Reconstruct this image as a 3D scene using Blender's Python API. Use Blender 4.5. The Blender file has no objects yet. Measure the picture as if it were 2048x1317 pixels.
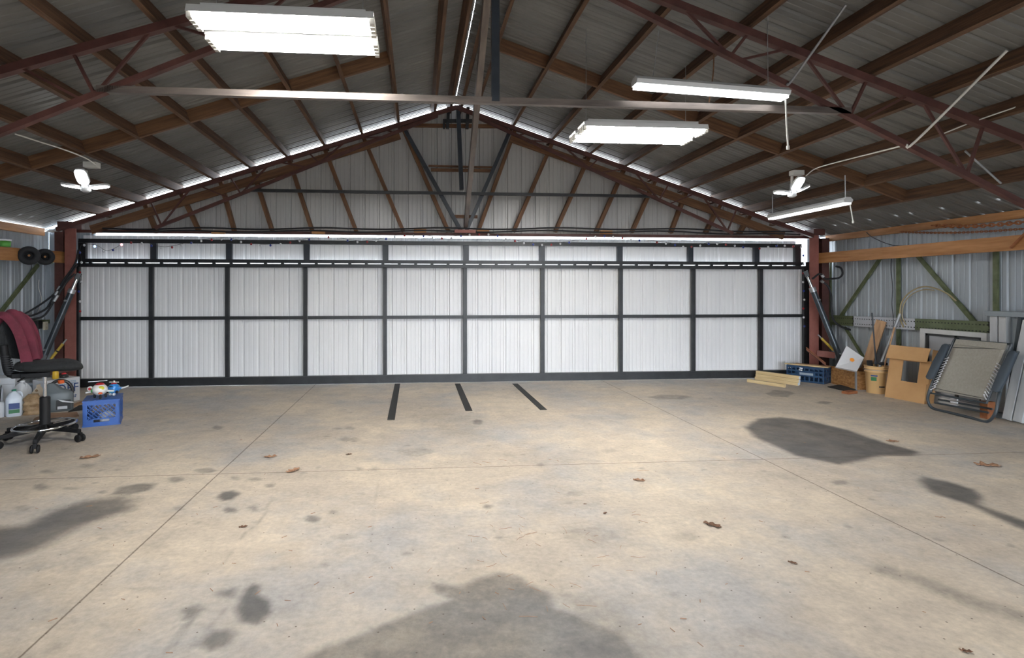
import bpy, bmesh, math, random
import numpy as np
from mathutils import Vector, Matrix, Euler
random.seed(7)
C = bpy.context.scene.collection
SC = bpy.context.scene
# ------------------------------------------------------------------ camera numbers
F, CX, CY, TH, CH = 1130.0, 932.0, 582.0, math.radians(4.94), 1.5
CT, ST = math.cos(TH), math.sin(TH)

def P(u, v, X=None, Y=None, Z=None):
    """place of a photo pixel on one known plane of the building"""
    a, b = (u - CX) / F, (CY - v) / F
    dx, dy, dz = a * CT + ST, CT - a * ST, b
    if Z is not None: t = (Z - CH) / dz
    elif Y is not None: t = Y / dy
    else: t = X / dx
    return Vector((dx * t, dy * t, CH + dz * t))

RX = 0.62                       # ridge
def roof(x): return 4.60 - 0.333 * abs(x - RX)
XL, XR, YF, YB = -5.78, 7.12, 9.32, -4.6

# ------------------------------------------------------------------ materials
MATS = {}
def mat(name, col, rough=0.6, metal=0.0, noise=0.0, nscale=6.0, stretch=(1, 1, 1), col2=None, bump=0.0, bscale=40.0,
        spec=0.5, emit=None, estr=0.0, coat=0.0, rnd=False, detail=5.0, lo=0.35, hi=0.68):
    m = bpy.data.materials.new(name); m.use_nodes = True
    nt = m.node_tree; N = nt.nodes; L = nt.links
    b = N['Principled BSDF']
    b.inputs['Base Color'].default_value = (*col, 1)
    b.inputs['Roughness'].default_value = rough
    b.inputs['Metallic'].default_value = metal
    b.inputs['Specular IOR Level'].default_value = spec
    b.inputs['Coat Weight'].default_value = coat
    if emit:
        b.inputs['Emission Color'].default_value = (*emit, 1); b.inputs['Emission Strength'].default_value = estr
    if col2 or bump:
        tc = N.new('ShaderNodeTexCoord'); mp = N.new('ShaderNodeMapping')
        mp.inputs['Scale'].default_value = stretch
        L.new(tc.outputs['Object'], mp.inputs['Vector'])
        vec = mp.outputs['Vector']
        if rnd:
            oi = N.new('ShaderNodeObjectInfo'); ml = N.new('ShaderNodeMath'); ml.operation = 'MULTIPLY'; ml.inputs[1].default_value = 37.0
            L.new(oi.outputs['Random'], ml.inputs[0])
            ad = N.new('ShaderNodeVectorMath'); ad.operation = 'ADD'
            L.new(vec, ad.inputs[0]); L.new(ml.outputs[0], ad.inputs[1]); vec = ad.outputs[0]
        if col2:
            nz = N.new('ShaderNodeTexNoise'); nz.inputs['Scale'].default_value = nscale; nz.inputs['Detail'].default_value = detail
            nz.inputs['Roughness'].default_value = 0.6
            L.new(vec, nz.inputs['Vector'])
            cr = N.new('ShaderNodeValToRGB')
            cr.color_ramp.elements[0].position = lo; cr.color_ramp.elements[0].color = (*col, 1)
            cr.color_ramp.elements[1].position = hi; cr.color_ramp.elements[1].color = (*col2, 1)
            L.new(nz.outputs['Fac'], cr.inputs['Fac']); L.new(cr.outputs['Color'], b.inputs['Base Color'])
        if bump:
            nb = N.new('ShaderNodeTexNoise'); nb.inputs['Scale'].default_value = bscale; nb.inputs['Detail'].default_value = 4
            L.new(vec, nb.inputs['Vector'])
            bp = N.new('ShaderNodeBump'); bp.inputs['Strength'].default_value = bump; bp.inputs['Distance'].default_value = 0.01
            L.new(nb.outputs['Fac'], bp.inputs['Height']); L.new(bp.outputs['Normal'], b.inputs['Normal'])
    MATS[name] = m
    return m

M = MATS
mat('sheet_white', (.70, .705, .72), .38, col2=(.77, .77, .77), nscale=1.2, stretch=(1, 1, .25))
mat('sheet_gable', (.36, .36, .36), .32, col2=(.43, .43, .42), nscale=1.0, stretch=(1, 1, .3))
mat('sheet_roof', (.125, .123, .117), .5, col2=(.19, .186, .175), nscale=1.3, stretch=(.4, 1, 1))
mat('sheet_side', (.30, .335, .37), .42, col2=(.37, .405, .43), nscale=1.0, stretch=(1, 1, .3))
mat('wood_old', (.052, .025, .013), .75, col2=(.15, .075, .036), nscale=2.2, stretch=(1.0, 16, 16), bump=.3, bscale=8, rnd=True)
mat('wood_stud', (.085, .038, .017), .7, col2=(.20, .098, .044), nscale=2.2, stretch=(1.0, 16, 16), bump=.3, bscale=8, rnd=True)
mat('wood_orange', (.30, .125, .036), .62, col2=(.48, .24, .09), nscale=1.8, stretch=(1.0, 9, 9), bump=.2, bscale=6, rnd=True)
mat('wood_pale', (.55, .40, .20), .65, col2=(.72, .57, .33), nscale=2.0, stretch=(1.2, 14, 14), bump=.2, bscale=6, rnd=True)
mat('wood_plank', (.34, .19, .095), .7, col2=(.50, .31, .17), nscale=2.0, stretch=(1.2, 12, 12), bump=.2, bscale=6, rnd=True)
mat('rust_steel', (.058, .020, .016), .6, col2=(.105, .038, .030), nscale=5, bump=.15)
mat('red_primer', (.22, .075, .060), .6, col2=(.30, .11, .088), nscale=5, bump=.1)
mat('black_steel', (.010, .012, .014), .42, col2=(.022, .024, .027), nscale=7, bump=.1)
mat('blue_steel', (.016, .022, .030), .4, col2=(.028, .034, .045), nscale=6)
mat('tie_steel', (.10, .085, .078), .45, metal=.5, col2=(.20, .165, .145), nscale=4, stretch=(.6, 4, 4), bump=.1)
mat('green_steel', (.055, .075, .030), .55, col2=(.13, .15, .075), nscale=8, bump=.2)
mat('tube_light', (.9, .9, .9), .4, emit=(1.0, .975, .93), estr=105)
mat('led_panel', (.9, .9, .9), .4, emit=(.93, .97, 1.0), estr=24)
mat('led_strip', (.9, .9, .9), .4, emit=(.95, .98, 1.0), estr=7)
mat('led_dim', (.9, .9, .9), .4, emit=(.97, .98, 1.0), estr=3)
mat('lamp_housing', (.62, .63, .64), .4)
mat('reflector', (.75, .75, .74), .35)
mat('lamp_holder', (.62, .60, .56), .5)
mat('galvanised', (.36, .37, .38), .38, metal=.7, col2=(.50, .51, .53), nscale=9)
mat('chrome', (.75, .76, .78), .12, metal=1.0)
mat('black_plastic', (.006, .006, .007), .6, spec=.3, bump=.1, bscale=60)
mat('black_fabric', (.007, .008, .009), .9, col2=(.013, .015, .017), nscale=30, bump=.25, bscale=120)
mat('rubber', (.012, .013, .016), .75, bump=.15)
mat('white_plastic', (.68, .70, .72), .4)
mat('cord_white', (.62, .61, .57), .5)
mat('blank_black', (.006, .006, .007), .7)

# ------------------------------------------------------------------ mesh builder
class MB:
    def __init__(s): s.v = []; s.f = []; s.sm = []
    def add(s, vs, fs, smooth=False):
        n = len(s.v); s.v += [Vector(v) for v in vs]; s.f += [[i + n for i in f] for f in fs]; s.sm += [smooth] * len(fs); return s
    def box(s, c, d, R=None):
        c = Vector(c); x, y, z = d[0] / 2, d[1] / 2, d[2] / 2
        vs = [Vector((a, b, e)) for a in (-x, x) for b in (-y, y) for e in (-z, z)]
        if R is not None: vs = [R @ v for v in vs]
        return s.add([c + v for v in vs], [(0, 1, 3, 2), (4, 6, 7, 5), (0, 4, 5, 1), (2, 3, 7, 6), (0, 2, 6, 4), (1, 5, 7, 3)])
    def bar(s, p0, p1, w, h, up=(0, 0, 1)):
        p0, p1 = Vector(p0), Vector(p1); x = (p1 - p0); l = x.length; x = x / l
        R = frame_rot(x, up)
        return s.box((p0 + p1) / 2, (l, w, h), R)
    def tube(s, pts, r, n=8, cap=True, closed=False):
        pts = [Vector(p) for p in pts]; m = len(pts); rings = []; up = None
        for i, p in enumerate(pts):
            if closed: t = pts[(i + 1) % m] - pts[i - 1]
            else: t = pts[min(i + 1, m - 1)] - pts[max(i - 1, 0)]
            t = t.normalized() if t.length > 1e-9 else Vector((0, 0, 1))
            if up is None: up = Vector((0, 0, 1)) if abs(t.z) < .9 else Vector((1, 0, 0))
            a = up - t * up.dot(t)
            if a.length < 1e-6: a = t.orthogonal()
            a.normalize(); up = a; b = t.cross(a)
            rr = r[i] if isinstance(r, (list, tuple)) else r
            rings.append([p + (a * math.cos(k * 2 * math.pi / n) + b * math.sin(k * 2 * math.pi / n)) * rr for k in range(n)])
        vs = [v for g in rings for v in g]; fs = []
        for i in range(m if closed else m - 1):
            j = (i + 1) % m
            for k in range(n): fs.append((i * n + k, i * n + (k + 1) % n, j * n + (k + 1) % n, j * n + k))
        s.add(vs, fs, True)
        if cap and not closed:
            s.add(rings[0], [tuple(range(n))[::-1]]); s.add(rings[-1], [tuple(range(n))])
        return s
    def lathe(s, prof, c=(0, 0, 0), R=None, n=24, smooth=True, sx=1, sy=1):
        c = Vector(c); vs = []; fs = []
        for r, z in prof:
            for k in range(n):
                a = 2 * math.pi * k / n; v = Vector((r * sx * math.cos(a), r * sy * math.sin(a), z))
                vs.append(c + (R @ v if R is not None else v))
        for i in range(len(prof) - 1):
            for k in range(n): fs.append((i * n + k, i * n + (k + 1) % n, (i + 1) * n + (k + 1) % n, (i + 1) * n + k))
        s.add(vs, fs, smooth)
        if prof[0][0] > 1e-6: s.add(vs[:n], [tuple(range(n))[::-1]])
        if prof[-1][0] > 1e-6: s.add(vs[-n:], [tuple(range(n))])
        return s
    def prism(s, poly, d, smooth=False):
        """poly: 3D points, d: extrusion vector"""
        poly = [Vector(p) for p in poly]; d = Vector(d); n = len(poly)
        vs = poly + [p + d for p in poly]
        s.add(vs, [tuple(range(n))[::-1], tuple(range(n, 2 * n))])
        s.add(vs, [(i, (i + 1) % n, n + (i + 1) % n, n + i) for i in range(n)], smooth)
        return s
    def ball(s, c, r, n=10, m=7, sc=(1, 1, 1), R=None):
        prof = [(max(1e-7, math.sin(math.pi * i / m)) * 1.0, -math.cos(math.pi * i / m)) for i in range(m + 1)]
        c = Vector(c); vs = []; fs = []
        for pr, z in prof:
            for k in range(n):
                a = 2 * math.pi * k / n
                v = Vector((pr * math.cos(a) * sc[0] * r, pr * math.sin(a) * sc[1] * r, z * sc[2] * r))
                vs.append(c + (R @ v if R is not None else v))
        for i in range(m):
            for k in range(n): fs.append((i * n + k, i * n + (k + 1) % n, (i + 1) * n + (k + 1) % n, (i + 1) * n + k))
        return s.add(vs, fs, True)
    def build(s, name, material, parent=None, M4=None, bevel=0, recenter=True, merge=False, subsurf=0):
        me = bpy.data.meshes.new(name)
        off = Vector((0, 0, 0))
        if recenter and s.v and M4 is None:
            lo = Vector([min(v[i] for v in s.v) for i in range(3)]); hi = Vector([max(v[i] for v in s.v) for i in range(3)])
            off = Vector(((lo.x + hi.x) / 2, (lo.y + hi.y) / 2, lo.z))
        me.from_pydata([tuple(v - off) for v in s.v], [], s.f)
        bm = bmesh.new(); bm.from_mesh(me)
        if merge: bmesh.ops.remove_doubles(bm, verts=bm.verts, dist=1e-5)
        bm.faces.ensure_lookup_table()
        if not merge:
            for f, k in zip(bm.faces, s.sm): f.smooth = k
        elif any(s.sm):
            for f in bm.faces: f.smooth = True
        bmesh.ops.recalc_face_normals(bm, faces=bm.faces)
        bm.to_mesh(me); bm.free()
        me.materials.append(MATS[material] if isinstance(material, str) else material)
        o = bpy.data.objects.new(name, me); C.objects.link(o)
        setw(o, M4 if M4 is not None else Matrix.Translation(off), parent)
        if bevel:
            md = o.modifiers.new('edge', 'BEVEL'); md.width = bevel; md.segments = 2; md.limit_method = 'ANGLE'; md.angle_limit = .6
        if subsurf:
            md = o.modifiers.new('sub', 'SUBSURF'); md.levels = subsurf; md.render_levels = subsurf
        return o

def frame_rot(x, up=(0, 0, 1)):
    x = Vector(x).normalized(); u = Vector(up)
    z = u - x * u.dot(x)
    if z.length < 1e-5: z = x.orthogonal()
    z.normalize(); y = z.cross(x)
    return Matrix((x, y, z)).transposed()
WM = {}
def setw(o, Mw, parent=None):
    WM[o.name] = Mw.copy()
    if parent is not None:
        o.parent = parent; o.matrix_parent_inverse = Matrix.Identity(4)
        o.matrix_basis = WM[parent.name].inverted() @ Mw
    else: o.matrix_basis = Mw
def tag(o, label=None, cat=None, group=None, kind=None):
    if label: o['label'] = label
    if cat: o['category'] = cat
    if group: o['group'] = group
    if kind: o['kind'] = kind
    return o
def thing(name, label, cat, loc=(0, 0, 0), group=None, kind=None):
    o = bpy.data.objects.new(name, None); C.objects.link(o); o.empty_display_size = .1
    setw(o, Matrix.Translation(Vector(loc)))
    return tag(o, label, cat, group, kind)
def bar(name, p0, p1, w, h, material, parent=None, up=(0, 0, 1), bevel=0):
    """a straight member whose own X axis runs along it (grain follows)"""
    p0, p1 = Vector(p0), Vector(p1); l = (p1 - p0).length
    R = frame_rot(p1 - p0, up).to_4x4(); R.translation = (p0 + p1) / 2
    return MB().box((0, 0, 0), (l, w, h)).build(name, material, parent, M4=R, bevel=bevel)
def rod(name, pts, r, material, parent=None, n=8, closed=False):
    return MB().tube(pts, r, n, closed=closed).build(name, material, parent)
def curve_pts(ctrl, k=8):
    """Catmull-Rom through control points"""
    c = [Vector(p) for p in ctrl]; c = [c[0] * 2 - c[1]] + c + [c[-1] * 2 - c[-2]]; out = []
    for i in range(1, len(c) - 2):
        for j in range(k):
            t = j / k; a, b, d, e = c[i - 1], c[i], c[i + 1], c[i + 2]
            out.append(.5 * ((2 * b) + (d - a) * t + (2 * a - 5 * b + 4 * d - e) * t * t + (3 * b - a - 3 * d + e) * t ** 3))
    out.append(c[-2]); return out
def copy_tree(o, parent=None):
    c = o.copy(); C.objects.link(c)
    if parent is not None: c.parent = parent
    for ch in list(o.children): copy_tree(ch, c)
    return c

def rib_profile(x0, x1, pitch=.235, phase=0.0, h=.02):
    """(x, outward offset) list of a ribbed sheet"""
    pts = []; k = math.floor((x0 - phase) / pitch) - 1; x = phase + k * pitch
    while x < x1 + pitch:
        for dx, d in ((0, 0), (.014, h), (.036, h), (.05, 0), (.095, 0), (.10, .004), (.112, .004), (.117, 0), (.168, 0), (.173, .004), (.185, .004), (.19, 0)):
            if x0 < x + dx < x1: pts.append((x + dx, d))
        x += pitch
    return [(x0, 0)] + pts + [(x1, 0)]
def sheet(name, prof, A, B, material, parent=None, kind='structure'):
    """A, B: functions (x, d) -> point, the two ends of each rib line"""
    m = MB(); vs = []
    for x, d in prof: vs += [Vector(A(x, d)), Vector(B(x, d))]
    m.add(vs, [(2 * i, 2 * i + 2, 2 * i + 3, 2 * i + 1) for i in range(len(prof) - 1)])
    o = m.build(name, material, parent)
    if parent is None and kind: o['kind'] = kind
    return o

# ------------------------------------------------------------------ the shell
# gable sheeting above the hangar door
ZH = 2.41
sheet('wall_front', rib_profile(-5.95, 7.25, phase=.05), lambda x, d: (x, YF + d, ZH), lambda x, d: (x, YF + d, max(ZH + .01, roof(x) - .05)), 'sheet_gable')
# side walls
sheet('wall_left', rib_profile(YB, 9.49, phase=.1), lambda y, d: (XL - d, y, 0), lambda y, d: (XL - d, y, 2.42), 'sheet_side')
sheet('wall_right', rib_profile(YB, 9.49, phase=.1), lambda y, d: (XR + d, y, 0), lambda y, d: (XR + d, y, 2.42), 'sheet_side')
# the far end behind the viewpoint: sheeting around an unseen doorway, added and sized to bring in daylight
sheet('wall_back', rib_profile(XL, XR), lambda x, d: (x, YB - d, 2.15), lambda x, d: (x, YB - d, max(2.76, roof(x) - .005)), 'sheet_side')
for a, b in ((XL, -.9), (6.6, XR)):
    sheet('wall_back', rib_profile(a, b), lambda x, d: (x, YB - d, 0), lambda x, d: (x, YB - d, 2.16), 'sheet_side')
# two strips of sheeting beside the hangar door, behind the columns
for a, b, z0, z1 in ((XL, -5.10, 0, 1.93), (XL, -5.08, 1.93, 2.5), (6.52, XR, 0, 1.93), (6.87, XR, 1.93, 2.5)):
    sheet('wall_corner', rib_profile(a, b), lambda x, d: (x, (9.35 if z0 < 1 else 9.44) + d, z0), lambda x, d: (x, (9.35 if z0 < 1 else 9.44) + d, z1), 'sheet_side')
for a, b in ((XL - .02, -5.1), (6.87, XR + .02)):
    o = MB().box(((a + b) / 2, 9.40, 2.45), (b - a, .17, .02)).build('trim_light_block', 'sheet_side'); o['kind'] = 'structure'  # added strip, closes the corner pocket against sky light from above
o = MB().box((.8, 9.41, 2.416), (12.2, .18, .006)).build('trim_light_block', 'sheet_side'); o['kind'] = 'structure'  # added strip behind the header, blocks sky light bouncing onto the upper panel
# roof sheeting: two slopes in one ceiling, a slit along the ridge, open daylight holes under the ribs at the eaves
YR1 = 9.335
m = MB()
prof = rib_profile(YB - .1, YR1, phase=.12, h=.02)
for sgn in (-1, 1):
    xs = [RX + sgn * .0025, RX + sgn * 6.12, RX + sgn * 6.16, RX + sgn * 6.62]
    vs = []
    for y, d in prof:
        for x in xs: vs.append((x, y, roof(x) + d))
    fs = []
    for i in range(len(prof) - 1):
        for k in range(3):
            hole = (k == 1 and prof[i][1] > .01 and prof[i + 1][1] > .01 and prof[i][0] > 3.0 and (int(prof[i][0] / .235) * 7) % 5 < 3)
            if not hole: fs.append((i * 4 + k, i * 4 + k + 1, i * 4 + 4 + k + 1, i * 4 + 4 + k))
    m.add(vs, fs)
o = m.build('ceiling', 'sheet_roof'); o['kind'] = 'structure'
# concrete outside the door
MATS['concrete_out'] = mat('concrete_out', (.55, .52, .48), .9, col2=(.6, .57, .53))
o = MB().box((0.7, 26, -.12), (60, 34, .1)).build('ground', 'concrete_out'); o['kind'] = 'structure'
mat('dark_ground_out', (.09, .085, .075), .95, col2=(.13, .12, .11))  # unseen ground behind, made dark to cut light bounced up to the roof
o = MB().box((0.7, -20, -.12), (60, 31, .1)).build('ground', 'dark_ground_out'); o['kind'] = 'structure'

# ------------------------------------------------------------------ floor with its stains and painted shade
def floor_mesh():
    ys = np.concatenate([np.linspace(YB, 1.7, 40), np.arange(1.72, 4.0, .014), np.arange(4.0, 6.5, .022), np.arange(6.5, 9.5, .035)])
    xs = np.arange(XL, XR + .02, .02)
    XX, YY = np.meshgrid(xs, ys); n, mm = XX.shape
    co = np.stack([XX.ravel(), YY.ravel(), np.zeros(XX.size)], 1).astype(np.float32)
    idx = np.arange(n * mm).reshape(n, mm)
    q = np.stack([idx[:-1, :-1], idx[:-1, 1:], idx[1:, 1:], idx[1:, :-1]], -1).reshape(-1, 4)
    me = bpy.data.meshes.new('floor')
    me.vertices.add(len(co)); me.vertices.foreach_set('co', co.ravel())
    me.loops.add(q.size); me.loops.foreach_set('vertex_index', q.ravel().astype(np.int32))
    me.polygons.add(len(q)); me.polygons.foreach_set('loop_start', (np.arange(len(q)) * 4).astype(np.int32))
    me.update(calc_edges=True)
    dark = np.zeros(len(co), np.float32)
    x, y = co[:, 0], co[:, 1]
    def stain(poly, s, soft):  # darkens a polygon, for real stains and painted shade alike
        pp = np.array([P(u, v, Z=0)[:2] for u, v in poly])
        sel = np.where((x > pp[:, 0].min() - soft) & (x < pp[:, 0].max() + soft) & (y > pp[:, 1].min() - soft) & (y < pp[:, 1].max() + soft))[0]
        if not len(sel): return
        px, py = x[sel], y[sel]; dist = np.full(len(sel), 9e9); ins = np.zeros(len(sel), bool)
        for i in range(len(pp)):
            a, b = pp[i], pp[(i + 1) % len(pp)]; e = b - a; l2 = (e ** 2).sum() + 1e-12
            t = np.clip(((px - a[0]) * e[0] + (py - a[1]) * e[1]) / l2, 0, 1)
            dist = np.minimum(dist, np.hypot(px - a[0] - t * e[0], py - a[1] - t * e[1]))
            c = ((a[1] > py) != (b[1] > py)) & (px < (b[0] - a[0]) * (py - a[1]) / (b[1] - a[1] + 1e-12) + a[0]); ins ^= c
        sd = np.where(ins, dist, -dist)
        k = np.clip(.5 + sd / (2 * soft), 0, 1); k = k * k * (3 - 2 * k)
        dark[sel] = np.maximum(dark[sel], k * s)
    for poly, s, soft in STAINS_AND_SHADE: stain(poly, min(1, s * (1.2 if s > .34 else 1)), soft * (.6 if s > .34 else 1))
    for line, s in SCRATCH:
        for (u0, v0), (u1, v1) in zip(line, line[1:]):
            stain([(u0 - 1.5, v0), (u0 + 1.5, v0), (u1 + 1.8, v1), (u1 - 1.8, v1)], s, .008)
    for u, v, ru, rv, s in SPOTS:
        s = min(1, s * 1.3)
        poly = [(u + ru * math.cos(a * .524) * (1 + .18 * math.sin(3 * a + u)), v + rv * math.sin(a * .524) * (1 + .18 * math.cos(2 * a + v))) for a in range(12)]
        stain(poly, s, .022)
    at = me.attributes.new('stain', 'FLOAT', 'POINT'); at.data.foreach_set('value', dark)  # holds the painted shade as well
    o = bpy.data.objects.new('floor', me); C.objects.link(o); o['kind'] = 'structure'
    me.materials.append(floor_material())
    return o
SCRATCH = [([(345,1255),(320,1285),(295,1320)], .5), ([(370,1248),(350,1275),(318,1320)], .55), ([(385,1240),(360,1280),(330,1312)], .5), ([(455,1215),(420,1255),(365,1317)], .42),
 ([(545,992),(530,1025),(520,1045),(492,1066),(470,1090),(455,1120)], .4), ([(460,1110),(437,1150)], .4), ([(760,960),(750,1000),(742,1100)], .2), ([(880,1135),(940,1138)], .3), ([(980,1050),(1000,1078),(1030,1072)], .3)]
STAINS_AND_SHADE = [
 ([(-80,1130),(200,1060),(380,1000),(440,1040),(300,1130),(160,1330),(-80,1330)], .17, .45),  # broad faint darkening of the near left floor
 ([(-80,860),(60,880),(170,890),(120,930),(-80,940)], .14, .25),  # cast shadow of the chair, painted into the floor colour
 ([(1490,855),(1515,838),(1560,835),(1620,842),(1700,862),(1765,885),(1840,905),(1825,912),(1760,912),(1710,925),(1680,930),(1640,922),(1590,912),(1555,895),(1510,875)], 1.0, .09),
 ([(1838,962),(1850,955),(1900,965),(1950,980),(1965,995),(1960,1010),(2000,1025),(2070,1050),(2070,1070),(1990,1035),(1940,1010),(1890,995),(1860,985)], .95, .08),
 ([(-40,1060),(50,1050),(110,1020),(170,1002),(240,995),(272,998),(265,1020),(220,1035),(160,1055),(100,1090),(50,1110),(-40,1130)], .78, .16),
 ([(220,990),(240,975),(280,968),(315,968),(300,980),(260,990)], .62, .06),
 ([(433,995),(445,985),(465,982),(480,988),(465,1000),(445,1003)], .85, .05),
 ([(860,1165),(920,1175),(950,1160),(1000,1145),(1040,1155),(1060,1170),(1100,1185),(1110,1215),(1180,1240),(1240,1265),(1300,1330),(590,1330),(640,1300),(720,1270),(790,1240),(860,1215),(900,1200),(870,1185)], .60, .06),
 ([(472,1218),(480,1200),(490,1180),(505,1168),(522,1172),(515,1190),(538,1202),(545,1225),(515,1251),(482,1246)], .80, .045),
 ([(400,1290),(420,1265),(460,1258),(472,1270),(455,1292),(420,1303)], .70, .05),
 ([(365,1220),(395,1210),(410,1220),(385,1240),(365,1240)], .62, .05),
 ([(435,1185),(475,1175),(470,1195),(440,1195)], .5, .05),
 ([(540,1215),(600,1205),(590,1230),(545,1235)], .25, .05),
 ([(1760,1125),(1830,1148),(1950,1195),(2060,1230),(2060,1250),(1930,1212),(1820,1165),(1740,1145)], .36, .09),
 ([(0,1180),(60,1200),(40,1330),(0,1330)], .3, .2),  # painted shade in the dim bottom left corner
 ([(1120,1180),(1250,1220),(1330,1320),(1200,1320),(1130,1250)], .33, .12),
 ([(80,1290),(120,1270),(150,1265),(155,1285),(125,1310),(85,1317)], .25, .05),
 ([(820,830),(900,822),(960,835),(955,880),(900,870),(840,850)], .2, .15),
]
SPOTS = [(625,1039,16,7,.55),(666,1025,8,4,.4),(462,1021,15,6,.55),(505,1016,8,5,.4),(357,1018,10,4,.4),(352,960,16,6,.4),(410,942,22,5,.45),
 (82,975,16,6,.4),(45,1017,15,6,.3),(1680,966,16,5,.4),(975,1014,9,4,.5),(955,845,10,6,.5),(690,880,12,4,.25),(1340,795,40,5,.35),(1560,788,26,7,.4),
 (1648,806,16,3,.45),(435,856,10,4,.4),(719,938,7,3,.4),(750,938,8,3,.3),(1082,930,7,3,.35),(1150,988,16,5,.25),(815,1108,8,3,.4),(651,1130,7,3,.35),
 (540,972,8,4,.45),(510,960,12,4,.4),(470,957,10,4,.3),(175,933,14,5,.3),(95,944,16,4,.3),(140,978,14,3,.3),(205,985,9,3,.4),(685,1075,22,6,.2),(545,1138,10,4,.2),
 (1370,1075,30,8,.15),(1180,1070,60,14,.15),(708,880,14,4,.2),(1220,902,14,4,.15),(700,857,10,3,.3),(675,858,9,2,.3),(290,1180,45,6,.22),(830,905,35,8,.2)]

def floor_material():
    m = bpy.data.materials.new('concrete_floor'); m.use_nodes = True
    nt = m.node_tree; N = nt.nodes; L = nt.links; b = N['Principled BSDF']
    tc = N.new('ShaderNodeTexCoord'); O = tc.outputs['Object']
    def noise(scale, detail=5, rough=.6, vec=O):
        n = N.new('ShaderNodeTexNoise'); n.inputs['Scale'].default_value = scale; n.inputs['Detail'].default_value = detail
        n.inputs['Roughness'].default_value = rough; L.new(vec, n.inputs['Vector']); return n.outputs['Fac']
    def math_(op, a, c=None, clamp=False):
        n = N.new('ShaderNodeMath'); n.operation = op; n.use_clamp = clamp
        for i, v in enumerate((a, c)):
            if v is None: continue
            if isinstance(v, (int, float)): n.inputs[i].default_value = v
            else: L.new(v, n.inputs[i])
        return n.outputs[0]
    def ramp(fac, p0, p1, c0=(0, 0, 0), c1=(1, 1, 1)):
        r = N.new('ShaderNodeValToRGB'); e = r.color_ramp.elements
        e[0].position, e[1].position = p0, p1; e[0].color = (*c0, 1); e[1].color = (*c1, 1)
        L.new(fac, r.inputs['Fac']); return r.outputs['Color']
    def mix(fac, a, c, mode='MIX'):
        n = N.new('ShaderNodeMix'); n.data_type = 'RGBA'; n.blend_type = mode
        for i, v in ((0, fac), (6, a), (7, c)):
            if isinstance(v, (int, float)): n.inputs[i].default_value = v
            elif isinstance(v, tuple): n.inputs[i].default_value = (*v, 1)
            else: L.new(v, n.inputs[i])
        return n.outputs[2]
    base = ramp(noise(.75, 6, .62), .36, .64, (.475, .412, .342), (.655, .56, .44))
    grey = ramp(noise(.55, 5, .6, ), .5, .68)
    mp = N.new('ShaderNodeMapping'); mp.inputs['Location'].default_value = (13.1, 4.7, 2); L.new(O, mp.inputs['Vector'])
    g2 = ramp(noise(.9, 6, .65, mp.outputs['Vector']), .47, .66)
    col = mix(math_('MULTIPLY', g2, .75), base, (.40, .395, .39))
    fine = ramp(noise(28, 6, .7), .3, .72, (.80, .80, .80), (1.10, 1.10, 1.10))
    col = mix(1.0, col, fine, 'MULTIPLY')
    mid = ramp(noise(5, 6, .65), .3, .7, (.82, .82, .83), (1.09, 1.08, 1.07))
    col = mix(1.0, col, mid, 'MULTIPLY')
    # oil stains, and the shade painted with them
    at = N.new('ShaderNodeAttribute'); at.attribute_name = 'stain'
    st = at.outputs['Fac']
    edge = math_('MULTIPLY', math_('SUBTRACT', noise(8, 8, .75), .5), 1.15)
    gate = math_('MULTIPLY', st, math_('SUBTRACT', 1.0, st)); gate = math_('MULTIPLY', gate, 4.0, True)
    st2 = math_('ADD', st, math_('MULTIPLY', edge, gate), True)
    st2 = math_('MULTIPLY', st2, ramp(noise(3.2, 6, .7), .25, .60, (.80, .80, .80), (1, 1, 1)))
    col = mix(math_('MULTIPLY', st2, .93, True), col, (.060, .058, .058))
    # faint random old drips
    vo = N.new('ShaderNodeTexVoronoi'); vo.voronoi_dimensions = '2D'; vo.inputs['Scale'].default_value = 2.3; L.new(O, vo.inputs['Vector'])
    drip = ramp(math_('ADD', vo.outputs['Distance'], math_('MULTIPLY', math_('SUBTRACT', noise(14, 4), .5), .10)), .03, .085, (1, 1, 1), (0, 0, 0))
    pick = ramp(noise(1.7, 2, .5), .52, .6)
    col = mix(math_('MULTIPLY', math_('MULTIPLY', drip, pick), .35), col, (.13, .12, .115))
    # specks of dirt
    v2 = N.new('ShaderNodeTexVoronoi'); v2.voronoi_dimensions = '2D'; v2.inputs['Scale'].default_value = 7.5; L.new(O, v2.inputs['Vector'])
    spk = ramp(v2.outputs['Distance'], .022, .042, (1, 1, 1), (0, 0, 0))
    sp = N.new('ShaderNodeSeparateColor'); L.new(v2.outputs['Color'], sp.inputs['Color'])
    col = mix(math_('MULTIPLY', math_('MULTIPLY', spk, math_('GREATER_THAN', sp.outputs[0], .72)), .8), col, (.07, .045, .03))
    # saw-cut joints
    xyz = N.new('ShaderNodeSeparateXYZ'); L.new(O, xyz.inputs[0])
    jit = math_('MULTIPLY', math_('SUBTRACT', noise(30, 4), .5), .006)
    def line(axis, pos, slope=0.0, w=.0026):
        c = xyz.outputs[0 if axis == 'x' else 1]
        if slope: c = math_('ADD', c, math_('MULTIPLY', xyz.outputs[1 if axis == 'x' else 0], slope))
        d = math_('ABSOLUTE', math_('ADD', math_('SUBTRACT', c, pos), jit))
        return ramp(d, w, w + .003, (1, 1, 1), (0, 0, 0))
    J = [line('x', JX[0]), line('x', JX[1]), line('y', JY, 0.0)]
    f = math_('MAXIMUM', math_('MAXIMUM', J[0], J[1]), J[2])
    col = mix(math_('MULTIPLY', f, .82), col, (.06, .034, .018))
    L.new(col, b.inputs['Base Color'])
    rg = ramp(noise(3, 5), .3, .7, (.52, .52, .52), (.72, .72, .72)); L.new(rg, b.inputs['Roughness'])
    b.inputs['Specular IOR Level'].default_value = .35
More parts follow.
